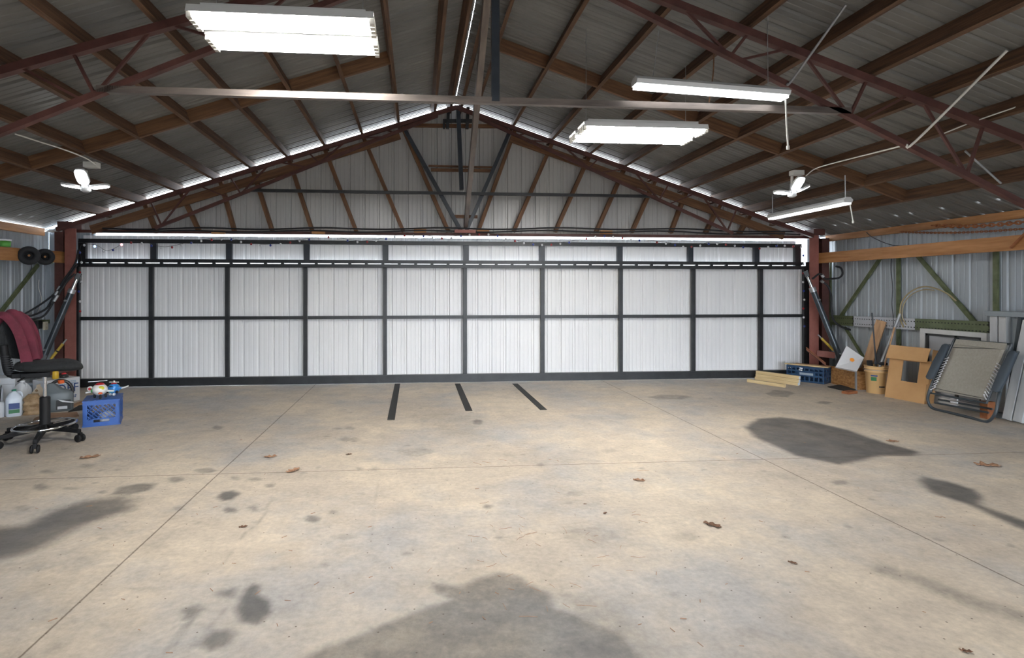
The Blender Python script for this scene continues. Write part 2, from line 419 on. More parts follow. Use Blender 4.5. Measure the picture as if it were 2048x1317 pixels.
    bp = N.new('ShaderNodeBump'); bp.inputs['Strength'].default_value = .25; bp.inputs['Distance'].default_value = .006
    L.new(math_('SUBTRACT', noise(55, 5, .7), math_('MULTIPLY', f, 1.0)), bp.inputs['Height']); L.new(bp.outputs['Normal'], b.inputs['Normal'])
    return m
JX = (-1.62, 3.07); JY = 4.78
floor_mesh()

# ------------------------------------------------------------------ camera, world
cam = bpy.data.objects.new('camera', bpy.data.cameras.new('camera')); C.objects.link(cam); SC.camera = cam
cam.location = (0, 0, CH); cam.rotation_euler = (math.pi / 2, 0, -TH)
cam.data.sensor_width = 36; cam.data.lens = F / 2048 * 36
cam.data.shift_x = (1024 - CX) / 2048; cam.data.shift_y = -(658.5 - CY) / 2048
cam.data.clip_start = .05; cam.data.clip_end = 200
w = bpy.data.worlds.new('World'); SC.world = w; w.use_nodes = True
bg = w.node_tree.nodes['Background']; bg.inputs[0].default_value = (.82, .90, 1, 1); bg.inputs[1].default_value = 22.0
SC.view_settings.view_transform = 'Standard'; SC.view_settings.look = 'None'; SC.view_settings.exposure = 0.0
SC.view_settings.gamma = 1; SC.view_settings.use_curve_mapping = False
pl = bpy.data.lights.new('daylight_portal', 'AREA'); pl.shape = 'RECTANGLE'; pl.size = 7.5; pl.size_y = 2.15; pl.cycles.is_portal = True
po = bpy.data.objects.new('daylight_portal', pl); C.objects.link(po); po.location = (2.85, YB - .03, 1.075); po.rotation_euler = (-math.pi / 2, 0, 0)
SC.cycles.use_denoising = True
SC.cycles.max_bounces = 8; SC.cycles.diffuse_bounces = 5; SC.cycles.sample_clamp_indirect = 6
# ================================================================== roof timbers and steel
OFFL = [.10, .36, .93, 1.50, 2.08, 2.65, 3.20, 3.75, 4.31, 4.87, 5.43]
OFFR = [.10, .33, .94, 1.57, 2.20, 2.78, 3.31, 3.85, 4.40, 4.96, 5.50]
ORD = ['topmost', 'second', 'third', 'fourth', 'fifth', 'sixth', 'seventh', 'eighth', 'ninth', 'tenth', 'lowest']
PH, PW = .14, .042
YP1 = 9.31
SIDE = {-1: 'the roof slope over the office chair', 1: 'the roof slope over the folded lounger'}
for sgn, OFF in ((-1, OFFL), (1, OFFR)):
    nrm = Vector((sgn * .316, 0, .949))
    for i, d in enumerate(OFF):
        x = RX + sgn * d; z = roof(x) - PH / 2 - .006
        o = bar('wooden_purlin', (x, YB + .05, z), (x, YP1, z), PW, PH, 'wood_old', up=nrm)
        tag(o, f'{ORD[i]} dark brown timber purlin down from the ridge on {SIDE[sgn]}', 'roof beam', 'roof purlins', 'structure')
# blocking boards between the purlins
YK = 6.6
for sgn, OFF, n0 in ((-1, OFFL, 2), (1, OFFR, 1)):
    nrm = Vector((sgn * .316, 0, .949))
    for i in range(n0, len(OFF) - 1):
        x0, x1 = RX + sgn * (OFF[i] + PW / 2), RX + sgn * (OFF[i + 1] - PW / 2)
        if sgn > 0 and i == 1: x0 = RX + sgn * (OFF[1] - .02)
        o = bar('blocking_board', (x0, YK, roof(x0) - .080), (x1, YK, roof(x1) - .080), .04, .145, 'wood_orange' if False else 'wood_stud', up=nrm)
        tag(o, f'brown blocking board between the {ORD[i]} and {ORD[i+1]} purlins on {SIDE[sgn]}', 'blocking board', 'roof blocking boards', 'structure')

# steel trusses
def truss(Y, label, wood_web=False, pole=True):
    t = thing('steel_roof_truss', label, 'roof truss', (RX, Y, 2.3))
    zt = lambda d: 4.60 - .333 * d - PH - .006 - .06
    zb = lambda d: 4.36 - .445 * d
    NB = (.90, 2.0, 3.07, 4.16, 5.1) if Y < 7 else (.97, 2.13, 3.30, 4.46, 5.45)
    if Y > 7: zb = lambda d: 4.38 - .425 * d
    for s in (-1, 1):
        nm = Vector((s * .316, 0, .949))
        e = 5.7 if Y < 7 else 5.95
        bar('top_chord', (RX, Y, zt(0)), (RX + s * e, Y, zt(e)), .06, .062, 'rust_steel', t, up=nm)
        e2 = 5.5 if Y < 7 else 4.55
        bar('bottom_chord', (RX + s * .3, Y, zb(.3)), (RX + s * e2, Y, zb(e2)), .05, .045, 'rust_steel', t, up=nm)
        for b in NB:
            if b > e2: continue
            for b1 in (b + .16, b - .42):
                bar('web_rod', (RX + s * b, Y, zb(b)), (RX + s * b1, Y, zt(b1)), .022, .022, 'rust_steel', t)
            if b > 2 and b < 5:
                b1 = b - .55
                bar('web_rod', (RX + s * (b - 1.0), Y, zb(b - 1.0)), (RX + s * (b1), Y, zt(b1)), .02, .02, 'rust_steel', t)
    return t, zb, zt
t1, zb1, zt1 = truss(4.54, 'rust red steel truss crossing nearest overhead with a bare tie bar')
bar('tie_bar', (RX - 3.05, 4.54, zb1(3.05) + .035), (RX + 3.07, 4.54, zb1(3.05) + .035), .05, .052, 'tie_steel', t1)
bar('king_post', (RX + .01, 4.54, zb1(3.05) + .026), (RX + .01, 4.54, 4.33), .062, .062, 'blue_steel', t1, up=(0, 1, 0))
t2, zb2, zt2 = truss(8.88, 'rust red steel truss standing right in front of the white gable')
bar('tie_bar', (RX - 3.2, 8.88, 3.035), (RX + 3.2, 8.88, 3.035), .04, .045, 'black_steel', t2)
# long slanted pole from the near truss to the header
a = P(990, -60, Y=4.92); b = P(931.5, 452, Y=8.98)
bar('square_pole', P(975, -20, Y=4.66), b, .062, .062, 'tie_steel', up=(0, -1, 0))
tag(bpy.data.objects['square_pole'], 'grey brown square steel pole slanting from the ridge down to the door header', 'pole')
# V braces and hanging post above the door
YV = 9.06
for s, p, q, lab in ((-1, (811, 262), (924, 466), 'dark steel brace of the gable V, on the chair side'), (1, (1020, 262), (931, 466), 'dark steel brace of the gable V, on the lounger side')):
    o = bar('gable_brace', P(*p, Y=YV), P(*q, Y=YV), .058, .058, 'blue_steel', up=(0, -1, 0)); tag(o, lab, 'brace', 'V braces in the gable')
o = bar('hanging_post', P(916, 212, Y=YV - .02), P(923, 380, Y=8.93), .065, .065, 'blue_steel', up=(0, -1, 0))
tag(o, 'dark steel post hanging from the ridge to the gable tie bar', 'post')
t = thing('ridge_bracket', 'dark steel bracket hung below the ridge at the gable', 'bracket', P(917, 262, Y=9.13))
for u0 in (897, 936): bar('hanger', P(u0, 215, Y=9.13), P(u0 - 2, 258, Y=9.13), .05, .05, 'black_steel', t, up=(0, -1, 0))
bar('crosspiece', P(886, 242, Y=9.125), P(944, 242, Y=9.125), .05, .05, 'black_steel', t)
for u0 in (888, 934): bar('foot', P(u0, 244, Y=9.125), P(u0, 258, Y=9.125), .035, .03, 'black_steel', t, up=(0, -1, 0))

# gable studs running from each purlin end down to the header
TOPS = [(362,379),(441,352),(506,325),(578,300),(649,275),(726,255),(803,232),(1030,232),(1104,256),(1178,283),(1248,308),(1310,332),(1372,356),(1440,382),(1500,405)]
BOTS = [(400,466),(470,466),(546,466),(626,466),(713,464),(807,464),(897,464),(956,464),(1027,464),(1110,464),(1192,464),(1263,465),(1341,466),(1410,467),(1478,468)]
NTH = ['first', 'second', 'third', 'fourth', 'fifth', 'sixth', 'seventh', 'eighth', 'ninth']
TOPS = [(290, 405)] + TOPS; BOTS = [(314, 466)] + BOTS
nl = 8
for i, (a, b) in enumerate(zip(TOPS, BOTS)):
    pa, pb = P(*a, Y=9.2), P(*b, Y=9.2)
    pa.z = min(pa.z, roof(pa.x) - .12)
    o = bar('gable_stud', pa, pb, .085, .06, 'wood_stud', up=(1, 0, 0))
    k = nl - i if i < nl else i - nl + 1
    tag(o, f'{NTH[k-1]} slanting brown gable stud counted from the V braces towards the {"office chair" if i < nl else "folded lounger"}', 'wall stud', 'gable studs', 'structure')
# boards in the gable
for s in (-1, 1):
    e = 5.6
    o = bar('gable_rafter', (RX + s * .9, 9.13, roof(RX + s * .9) - .30), (RX + s * e, 9.13, roof(RX + s * e) - .30), .04, .13, 'wood_stud', up=(s * .316, 0, .949))
    tag(o, f'sloping brown board behind the gable truss under {SIDE[s]}', 'board', 'gable rafters', 'structure')
for (u0, v0, u1, v1, hh, lab) in ((800, 251, 1020, 253, .06, 'short level brown board right under the gable ridge'), (857, 332, 985, 335, .028, 'upper of two level boards inside the gable V'),
                             (862, 340, 988, 342, .05, 'lower of two level boards inside the gable V'), (908, 433, 955, 434, .05, 'small brown cleat between the feet of the V braces')):
    o = bar('gable_board', P(u0, v0, Y=9.19), P(u1, v1, Y=9.19), .03, hh, 'wood_stud'); tag(o, lab, 'board', 'level boards in the gable')
# header over the door
zt = P(900, 466, Y=9.12).z; zb = P(900, 471.5, Y=9.12).z
o = bar('trim_1', (-5.35, 9.14, (zt + zb) / 2), (6.85, 9.14, (zt + zb) / 2), .05, zt - zb, 'rust_steel'); tag(o, 'rusty brown header rail over the hangar door', 'beam', kind='structure')
# eave plates along the side walls and big timbers below them
o = bar('eave_plate', (XL + .06, YB, 2.40), (XL + .06, 9.2, 2.40), .05, .11, 'wood_orange'); tag(o, 'orange brown eave timber above the two hanging tyres', 'beam', kind='structure')
o = bar('eave_plate', (XR - .06, YB, 2.40), (XR - .06, 9.2, 2.40), .05, .10, 'wood_orange'); tag(o, 'orange brown eave timber above the rusty chain', 'beam', kind='structure')

# corner columns at the door
def ibeam(nm, x, y, label, web_side):
    t = thing(nm, label, 'steel column', (x, y, 0), 'door corner columns')
    t['kind'] = 'structure'
    MB().box((x, y - .10, 1.22), (.16, .014, 2.44)).build('front_flange', 'red_primer', t)
    MB().box((x - web_side * .15, y + .10, 1.22), (.16, .014, 2.44)).build('rear_flange', 'rust_steel', t)
    MB().box((x - web_side * .07, y, 1.22), (.012, .186, 2.44)).build('web', 'rust_steel', t)
    MB().box((x - web_side * .06, y - .02, 2.49), (.20, .26, .1)).build('cap_plate', 'rust_steel', t)
    return t
cl = P(141, 650, Y=9.0); crr = P(1628, 650, Y=9.0)
ibeam('steel_column', cl.x, 9.1, 'red oxide steel column at the door corner behind the office chair', 1)
ibeam('steel_column', crr.x, 9.1, 'red oxide steel column at the door corner beside the blue crate of rods', -1)
o = MB().box((-5.425, 9.14, 1.2), (.13, .10, 2.4)).build('corner_post', 'rust_steel'); tag(o, 'dark rusty post between left wall and door column behind the chair', 'post', kind='structure')
o = MB().box((6.955, 9.14, 1.2), (.13, .10, 2.4)).build('corner_post', 'rust_steel'); tag(o, 'dark rusty post beside the column near the white board', 'post', kind='structure')

# ================================================================== the hangar door
D = thing('door_1', 'wide white ribbed hangar door in a black steel frame', 'hangar door', (.7, 9.27, 0)); D['kind'] = 'structure'
YD, YU = 9.25, 9.36
xl, xr = P(152, 650, Y=YD).x, P(1612, 650, Y=YD).x
LU = [303, 455, 611, 770, 930, 1085, 1241, 1386, 1521]
UU = [308, 459, 613.7, 771, 932, 1084, 1239, 1380, 1512]
cent = .72
def deb(x): return x
zmid, zr1, zr2, ztop = 1.068, 1.900, 1.968, 2.285
sheet('lower_panel', rib_profile(xl + .02, xr - .01, phase=.02), lambda x, d: (x, YD + .07 + d, .06), lambda x, d: (x, YD + .07 + d, 1.9335), 'sheet_white', D)
sheet('upper_panel', rib_profile(xl + .02, xr - .075, phase=.02), lambda x, d: (x, YU + .05 + d, 1.9365), lambda x, d: (x, YU + .05 + d, 2.378), 'sheet_white', D)
for u in LU:
    x = P(u, 650, Y=YD).x
    bar('lower_upright', (x, YD, .12), (x, YD, zr1 - .02), .055, .062, 'black_steel', D, up=(1, 0, 0))
for x in (xl + .02, xr - .02): bar('lower_upright', (x, YD, .02), (x, YD, zr1 - .02), .055, .07, 'black_steel', D, up=(1, 0, 0))
for u in UU:
    x = P(u, 500, Y=YU).x
    bar('upper_upright', (x, YU, zr2), (x, YU, ztop), .06, .092, 'blue_steel', D, up=(1, 0, 0))
for x in (xl + .04, xr - .085): bar('upper_upright', (x, YU, zr2 - .05), (x, YU, ztop), .06, .11, 'black_steel', D, up=(1, 0, 0))
bar('bottom_rail', (xl, YD - .01, .071), (xr, YD - .01, .071), .08, .125, 'black_steel', D)
bar('middle_rail', (xl, YD + .02, zmid), (xr, YD + .02, zmid), .05, .052, 'black_steel', D)
bar('hinge_rail', (xl, YD, zr1), (xr, YD, zr1), .055, .058, 'black_steel', D)
bar('hinge_rail', (xl, YU - .03, zr2 + .005), (xr, YU - .03, zr2 + .005), .06, .058, 'black_steel', D)
bar('top_rail', (xl, YU - .02, ztop), (xr - .03, YU - .02, ztop), .06, .062, 'black_steel', D)
hm = MB()
for k in range(44):
    x = xl + .2 + k * (xr - xl - .3) / 44
    hm.box((x, YD + .03, zr1 + .038), (.05, .03, .028))
hm.build('hinge_knuckles', 'black_steel', D)['kind'] = 'stuff'
# side seals, leaving the daylight slots at the top corners
o = MB().box((xr + .035, 9.24, 1.0), (.10, .012, 2.0)).build('trim_2', 'rubber'); tag(o, 'black rubber seal strip along the door edge by the rods', 'seal', kind='structure')
o = MB().box((xl - .05, 9.24, 1.15), (.10, .012, 2.34)).build('trim_3', 'rubber'); tag(o, 'black rubber seal strip along the door edge behind the chair', 'seal', kind='structure')

# ================================================================== lamps
def tube_lamp(cx, cy, z, L, label, tilt=0.0):
    t = thing('fluorescent_fixture', label, 'ceiling light', (cx, cy, z), 'tube light fixtures')
    R = Matrix.Rotation(tilt, 3, 'Y')
    for j, y0 in enumerate((-.155, .155)):
        hb = MB()
        # shallow reflector trough, opening downwards
        pr = [(-.122, -.005), (-.105, .045), (.105, .045), (.122, -.005), (.117, -.005), (.101, .04), (-.101, .04), (-.117, -.005)]
        pts = [Vector((cx, cy, z)) + R @ Vector((-L / 2, y0 + a, .035 + b)) for a, b in pr]
        hb.prism(pts, R @ Vector((L, 0, 0)))
        hb.box(Vector((cx, cy, z)) + R @ Vector((0, y0, .10)), (L * .9, .07, .05), R)
        rf = hb.build('reflector', 'reflector', t)
        for y1 in (-.08, -.027, .027, .08):
            c = Vector((cx, cy, z))
            MB().tube([c + R @ Vector((-L / 2 + .03, y0 + y1, .028)), c + R @ Vector((L / 2 - .03, y0 + y1, .028))], .016, 8).build('tube', 'tube_light', rf)
        for sx in (-1, 1):
            eb = MB()
            for y1 in (-.08, -.027, .027, .08): eb.box(Vector((cx, cy, z)) + R @ Vector((sx * (L / 2 - .012), y0 + y1, .03)), (.03, .04, .05), R)
            eb.build('lamp_holder', 'lamp_holder', rf)
    for sx in (-1, 1):
        x = cx + sx * L * .42; MB().bar((x, cy, z + .11), (x, cy, roof(x) - .15), .004, .004).build('hanging_wire', 'galvanised', t)
    return t
def fixture_from(uL, uR, vA, vB, z):
    a = P(uL, vA, Z=z); b = P(uR, vA, Z=z); return a, b
a = P(410, 70, Z=3.18); b = P(752, 70, Z=3.18)
tube_lamp((a.x + b.x) / 2, (a.y + b.y) / 2 , 3.15, (b.x - a.x), 'large bright twin tube fixture under the near truss on the chair side')
a = P(1150, 277, Z=3.02); b = P(1395, 277, Z=3.02)
tube_lamp((a.x + b.x) / 2, (a.y + b.y) / 2, 3.02, (b.x - a.x), 'bright twin tube fixture hanging in front of the gable on the lounger side')
# two more of the same behind the viewpoint light the near floor
FILL = []
for i, (x, y) in enumerate(FILL):
    tube_lamp(x, y, 3.25, 1.22, f'twin tube fixture overhead behind the camera, number {i + 1}')

def strip_lamp(p, q, label, material, w=.11, chains=(), pull=None, wires=()):
    p, q = Vector(p), Vector(q); c = (p + q) / 2
    t = thing('shop_light', label, 'ceiling light', c)
    R = frame_rot(q - p); x = (q - p).normalized(); y = R.col[1]; zz = R.col[2]
    l = (q - p).length
    pr = [(-w / 2, -.02), (-w / 2 - .012, .012), (-.03, .045), (.03, .045), (w / 2 + .012, .012), (w / 2, -.02)]
    MB().prism([p + y * a + zz * (b + .02) for a, b in pr], x * l).build('housing', 'lamp_housing', t)
    MB().box(c - zz * .008, (l - .02, w - .012, .03), R).build('diffuser', material, t)
    for pts in chains:
        rod('hanging_chain', pts, .006, 'galvanised', t, 6)
    for pts in wires: rod('hanging_wire', pts, .0035, 'galvanised', t, 5)
    if pull:
        pc = rod('pull_chain', pull, .007, 'cord_white', t, 6)
        MB().tube([pull[-1], pull[-1] - Vector((0, 0, .03))], .012, 8).build('pull_knob', 'cord_white', pc)
    return t
# LED shop light on the lounger side
pa = P(1268, 170, Y=4.40); pb = P(1572, 194, Y=4.40)
strip_lamp(pa, pb, 'white LED shop light hanging below the near truss, pull chain at its end', 'led_strip',
           wires=[[pa + (pb - pa) * .12 + Vector((0, 0, .04)), P(1318, 60, Y=4.45)], [pa + (pb - pa) * .88 + Vector((0, 0, .04)), P(1535, 60, Y=4.5), P(1536, 30, Y=4.5)]],
           pull=[P(1571, 200, Y=4.38), P(1573, 250, Y=4.38), P(1576, 292, Y=4.38)])
s = 1.28
p1, p2 = P(1697, 405, X=4.09 * s), P(1541, 437, X=4.09 * s)
zA = roof(p1.x) - .15
strip_lamp(p1, p2, 'slim LED shop light running towards the door below the three panel lamp', 'led_dim', w=.10,
           chains=[[p1 + Vector((0, .05, .04)), Vector((p1.x - .02, p1.y + .03, zA))], [p2 + Vector((0, -.05, .04)), Vector((p2.x - .01, p2.y - .06, zA))]],
           pull=[p1 + Vector((.02, .0, -.02)), P(1706, 442, X=p1.x)])

def tri_lamp(c, label, angs, tilts, stem_top):
    t = thing('garage_lamp', label, 'ceiling light', c, 'three panel garage lamps')
    c = Vector(c)
    MB().lathe([(.0001, .05), (.035, .05), (.045, .03), (.05, -.02), (.03, -.035), (.0001, -.035)], c, n=20).build('hub', 'lamp_housing', t)
    MB().tube([c + Vector((0, 0, .05)), c + Vector((0, 0, .13))], .022, 12).build('screw_base', 'galvanised', t)
    MB().tube([c + Vector((0, 0, .13)), Vector(stem_top)], .016, 10).build('socket', 'lamp_holder', t)
    for a, ti in zip(angs, tilts):
        R = Matrix.Rotation(math.radians(a), 3, 'Z') @ Matrix.Rotation(math.radians(ti), 3, 'Y')
        poly = []
        for k in range(20):
            th = 2 * math.pi * k / 20; ex = 4
            cx_, sy_ = math.cos(th), math.sin(th)
            r = 1 / ((abs(cx_) ** ex + abs(sy_) ** ex) ** (1 / ex))
            poly.append((.145 + .095 * r * cx_, .062 * r * sy_))
        pn = MB().prism([c + R @ Vector((x_, y_, 0)) for x_, y_ in poly], R @ Vector((0, 0, .022)), True).build('panel', 'lamp_housing', t)
        MB().prism([c + R @ Vector((.145 + (x_ - .145) * .9, y_ * .9, -.006)) for x_, y_ in poly], R @ Vector((0, 0, .006)), True).build('led_face', 'led_panel', pn)
        MB().bar(c, c + R @ Vector((.06, 0, .01)), .03, .02).build('hinge_arm', 'lamp_housing', t)
LE = P(172, 378, Y=6.5); LF = P(1584, 389, Y=6.5)
tri_lamp(LE, 'three panel garage lamp glowing above the office chair side', (186, 0, -84), (-8, -8, -48), LE + Vector((0, 0, .20)))
tri_lamp(LF, 'three panel garage lamp glowing above the slim shop light', (188, 2, -84), (-4, -26, -48), LF + Vector((0, 0, .22)))
for c, lab in ((LE, 'small white junction box on the purlin above the chair side garage lamp'), (LF, 'small white junction box on the purlin above the lounger side garage lamp')):
    o = MB().box(c + Vector((.06, .0, .26)), (.14, .09, .06)).build('junction_box', 'cord_white', bevel=.004); tag(o, lab, 'junction box', 'lamp junction boxes')
# ================================================================== things on the chair side
mat('blue_crate', (.009, .075, .33), .38, col2=(.013, .095, .38), nscale=12)
mat('burgundy', (.085, .010, .022), .85, col2=(.15, .020, .040), nscale=9, bump=.3, bscale=45)
mat('carton_white', (.56, .58, .61), .6, col2=(.64, .65, .67), nscale=5)
mat('navy_ink', (.02, .06, .20), .6)
mat('cyan_ink', (.12, .28, .50), .6)
mat('green_cap', (.01, .16, .09), .45)
mat('label_blue', (.03, .06, .20), .5)
mat('label_green', (.03, .16, .06), .5)
mat('jug_milky', (.60, .66, .74), .35, coat=.2)
mat('jug_grey', (.105, .125, .135), .38, col2=(.13, .15, .16), nscale=6)
mat('jug_dark', (.020, .021, .022), .4)
mat('orange_cap', (.75, .12, .02), .4)
mat('yellow_plastic', (.62, .38, .02), .4)
mat('yellow_paint', (.55, .38, .05), .5, col2=(.42, .28, .05), nscale=12)
mat('bag_brown', (.20, .12, .055), .55, col2=(.40, .28, .16), nscale=14, bump=.4, bscale=25)
mat('cream', (.55, .47, .36), .55, col2=(.48, .40, .30), nscale=8)
mat('cardboard', (.50, .285, .12), .8, col2=(.58, .345, .155), nscale=3, bump=.1, bscale=30)
mat('cardboard_floor', (.27, .165, .10), .85, col2=(.36, .22, .14), nscale=6, bump=.2)
mat('tub_clear', (.30, .36, .42), .3, coat=.3)
mat('dark_mat', (.018, .018, .017), .85, bump=.3)
mat('toy_white', (.74, .73, .70), .3, coat=.3)
mat('toy_blue', (.03, .22, .58), .3, coat=.3)
mat('toy_cyan', (.05, .45, .62), .3)
mat('toy_red', (.45, .02, .025), .35)
mat('toy_yellow', (.50, .48, .04), .2, coat=.5)
mat('toy_green', (.04, .30, .06), .35)
mat('ivory', (.60, .56, .42), .5)
mat('tub_green', (.10, .36, .06), .45)
mat('styrofoam', (.58, .60, .63), .8, bump=.1)
mat('cyl_steel', (.035, .045, .055), .3, metal=.3, col2=(.05, .062, .072), nscale=5)

def loft(m, secs, c, R=None, n=28, ex=4.0):
    """stacked rounded-rectangle sections (z, half x, half y, offset x)"""
    c = Vector(c); vs = []; fs = []
    for z, hx, hy, ox in secs:
        for k in range(n):
            a = 2 * math.pi * (k + .5) / n; ca, sa = math.cos(a), math.sin(a)
            r = 1 / ((abs(ca) ** ex + abs(sa) ** ex) ** (1 / ex))
            v = Vector((ox + hx * r * ca, hy * r * sa, z)); vs.append(c + (R @ v if R else v))
    for i in range(len(secs) - 1):
        for k in range(n): fs.append((i * n + k, i * n + (k + 1) % n, (i + 1) * n + (k + 1) % n, (i + 1) * n + k))
    m.add(vs, fs, True); m.add(vs[:n], [tuple(range(n))[::-1]]); m.add(vs[-n:], [tuple(range(n))])
    return m
def RZ(d): return Matrix.Rotation(math.radians(d), 3, 'Z')
def text(s, o, ex, ey, size, material, parent, name='lettering'):
    """flat lettering: o = lower left corner, ex/ey unit axes of the face"""
    cu = bpy.data.curves.new(name, 'FONT'); cu.body = s; cu.size = size; cu.extrude = .0006; tmp = bpy.data.objects.new(name, cu); C.objects.link(tmp); bpy.context.view_layer.update()
    me = bpy.data.meshes.new_from_object(tmp.evaluated_get(bpy.context.evaluated_depsgraph_get())); bpy.data.objects.remove(tmp)
    me.materials.clear(); me.materials.append(M[material]); ob = bpy.data.objects.new(name, me); C.objects.link(ob)
    ex, ey = Vector(ex).normalized(), Vector(ey).normalized(); ez = ex.cross(ey)
    R = Matrix((ex, ey, ez)).transposed().to_4x4(); R.translation = Vector(o) + ez * .0012
    setw(ob, R, parent); return ob
def slab(m, o, ex, ey, ez, x0, x1, y0, y1, z0, z1):
    """box in a face frame"""
    ex, ey, ez = Vector(ex), Vector(ey), Vector(ez); o = Vector(o)
    R = Matrix((ex.normalized(), ey.normalized(), ez.normalized())).transposed()
    c = o + ex.normalized() * (x0 + x1) / 2 + ey.normalized() * (y0 + y1) / 2 + ez.normalized() * (z0 + z1) / 2
    return m.box(c, (x1 - x0, y1 - y0, z1 - z0), R)

# ------------------------------------------------------------------ office chair (drafting chair)
c0 = P(90, 880, Z=0)
ch = thing('office_chair', 'black drafting chair on five casters with a chrome foot ring', 'chair', c0)
fd = Vector((c0.x, c0.y, 0)).normalized(); fr = Vector((fd.y, -fd.x, 0))     # the chair's own front and side directions
z = Vector((0, 0, 1))
cast = [P(70, 907, Z=0), P(160, 884, Z=0), P(147, 862, Z=0), c0 - fr * .30 + fd * .20, c0 - fr * .36 - fd * .16]
for k, q in enumerate(cast):
    d = (q - c0); l = d.length; d = d / l
    m = MB(); a = c0 + z * .135; b = q + z * .105
    R = frame_rot(b - a); y = R.col[1]; zz = R.col[2]; m2 = []
    vs = []
    for t, w_, h_ in ((0, .034, .030), (.5, .027, .024), (1.0, .020, .018)):
        p = a.lerp(b, t)
        vs += [p - y * w_ - zz * h_, p + y * w_ - zz * h_, p + y * w_ * .8 + zz * h_, p - y * w_ * .8 + zz * h_]
    m.add(vs, [(0, 1, 2, 3), (8, 11, 10, 9)] + [(i * 4 + j, i * 4 + (j + 1) % 4, i * 4 + 4 + (j + 1) % 4, i * 4 + 4 + j) for i in range(2) for j in range(4)])
    lg = m.build('base_leg', 'black_plastic', ch, bevel=.006)
    w2 = MB(); sd = Vector((-d.y, d.x, 0)); rr = .038
    Rw = frame_rot(sd)
    for s in (-1, 1):
        cc = q + z * rr + sd * s * .024
        w2.lathe([(.0001, -.012), (rr * .8, -.012), (rr, -.006), (rr, .006), (rr * .8, .012), (.0001, .012)], cc, Matrix((Rw.col[1], Rw.col[2], Rw.col[0])).transposed(), n=18)
    w2.box(q + z * .066, (.03, .03, .05), frame_rot(d))
    w2.build('caster', 'black_plastic', lg)
m = MB(); m.lathe([(.05, .085), (.055, .10), (.055, .15), (.046, .17), (.046, .425), (.038, .435), (.0001, .435)], c0, n=24).build('post_sleeve', 'black_plastic', ch)
MB().tube([c0 + z * .42, c0 + z * .70], .0165, 14).build('gas_lift', 'chrome', ch)
ring = [c0 + z * .15 + fr * (.262 * math.cos(k * math.pi / 24)) + fd * (.262 * math.sin(k * math.pi / 24)) + z * (.012 * math.cos(k * math.pi / 24)) for k in range(48)]
rg = MB().tube(ring, .0115, 10, closed=True).build('foot_ring', 'chrome', ch)
for k in range(3):
    a = k * 2.09 + .6; MB().tube([c0 + z * .15 + (fr * math.cos(a) + fd * math.sin(a)) * .045, c0 + z * .15 + (fr * math.cos(a) + fd * math.sin(a)) * .258], .009, 8).build('ring_spoke', 'chrome', rg)
# seat: a contoured pad, longer towards the door side, waterfall front edge
sc_ = c0 + fr * .035 + z * .70
n, mm = 36, 6; vs = []; fs = []
prof = [(.0, .102), (.55, .104), (.86, .094), (.98, .065), (1.0, .035), (.93, .006), (.0, -.004)]
for r, h in prof:
    for k in range(n):
        a = 2 * math.pi * k / n; ca, sa = math.cos(a), math.sin(a)
        q = 1 / ((abs(ca) ** 2.8 + abs(sa) ** 2.8) ** (1 / 2.8))
        x_, y_ = .288 * q * ca * max(r, 1e-4), .25 * q * sa * max(r, 1e-4)
        dip = -.035 * max(0, (x_ - .10) / .19) ** 2 + .012 * max(0, (-x_ - .1) / .2) - .010 * math.exp(-((x_ + .02) / .12) ** 2) * (1 if r < .9 else .3)
        vs.append(sc_ + fr * x_ + fd * y_ + z * (h + dip))
for i in range(len(prof) - 1):
    for k in range(n): fs.append((i * n + k, i * n + (k + 1) % n, (i + 1) * n + (k + 1) % n, (i + 1) * n + k))
MB().add(vs, fs, True).build('seat', 'black_fabric', ch, subsurf=1)
m = MB()
RC = Matrix((fr, fd, z)).transposed()
m.box(sc_ + fr * -.11 - z * .035, (.24, .18, .05), RC); m.box(sc_ + fr * -.23 - z * .03, (.14, .14, .05), RC)
me_ = m.build('tilt_mechanism', 'black_plastic', ch, bevel=.008)
MB().tube([sc_ + fr * -.20 - fd * .1 - z * .05, sc_ + fr * -.24 - fd * .26 - z * .06], .008, 8).build('lever', 'black_plastic', me_)
# backrest upright and pad at the left
m = MB(); m.tube(curve_pts([sc_ + fr * -.25 - z * .03, sc_ + fr * -.32 + z * .0, sc_ + fr * -.345 + z * .14, sc_ + fr * -.36 + z * .27], 5), .036, 10)
up = m.build('back_upright', 'black_plastic', ch)
m = MB()
for k in range(9):
    p = sc_ + fr * (-.305 - .005 * k) + z * (-.02 + .022 * k); m.tube([p, p + z * .012], .043, 12)
m.build('bellows', 'rubber', up)
fr0, fd0 = fr, fd; ca_, sa_ = math.cos(.62), math.sin(.62)
fr, fd = fr0 * ca_ - fd0 * sa_, fd0 * ca_ + fr0 * sa_      # the back is swivelled a little towards the room
vs = []; fs = []; nn, kk = 14, 18
pc = sc_ + fr * -.345 + z * .33
for i in range(kk + 1):
    u_ = i / kk * 2 - 1
    for j in range(nn):
        a = 2 * math.pi * j / nn
        hw = .215 * (1 - abs(u_) ** 3.2) ** .5 if abs(u_) < 1 else 0
        th = .055 * (1 - abs(u_) ** 4) ** .5 if abs(u_) < 1 else 0
        x_ = th * math.cos(a) + .06 * u_ * u_ - .03 * u_; y_ = hw * math.sin(a)
        vs.append(pc + fr * (x_ - .25 * (y_ * y_) * -1.4) + fd * y_ + z * (.225 * u_))
for i in range(kk):
    for j in range(nn): fs.append((i * nn + j, i * nn + (j + 1) % nn, (i + 1) * nn + (j + 1) % nn, (i + 1) * nn + j))
MB().add(vs, fs, True).build('backrest', 'black_fabric', ch)

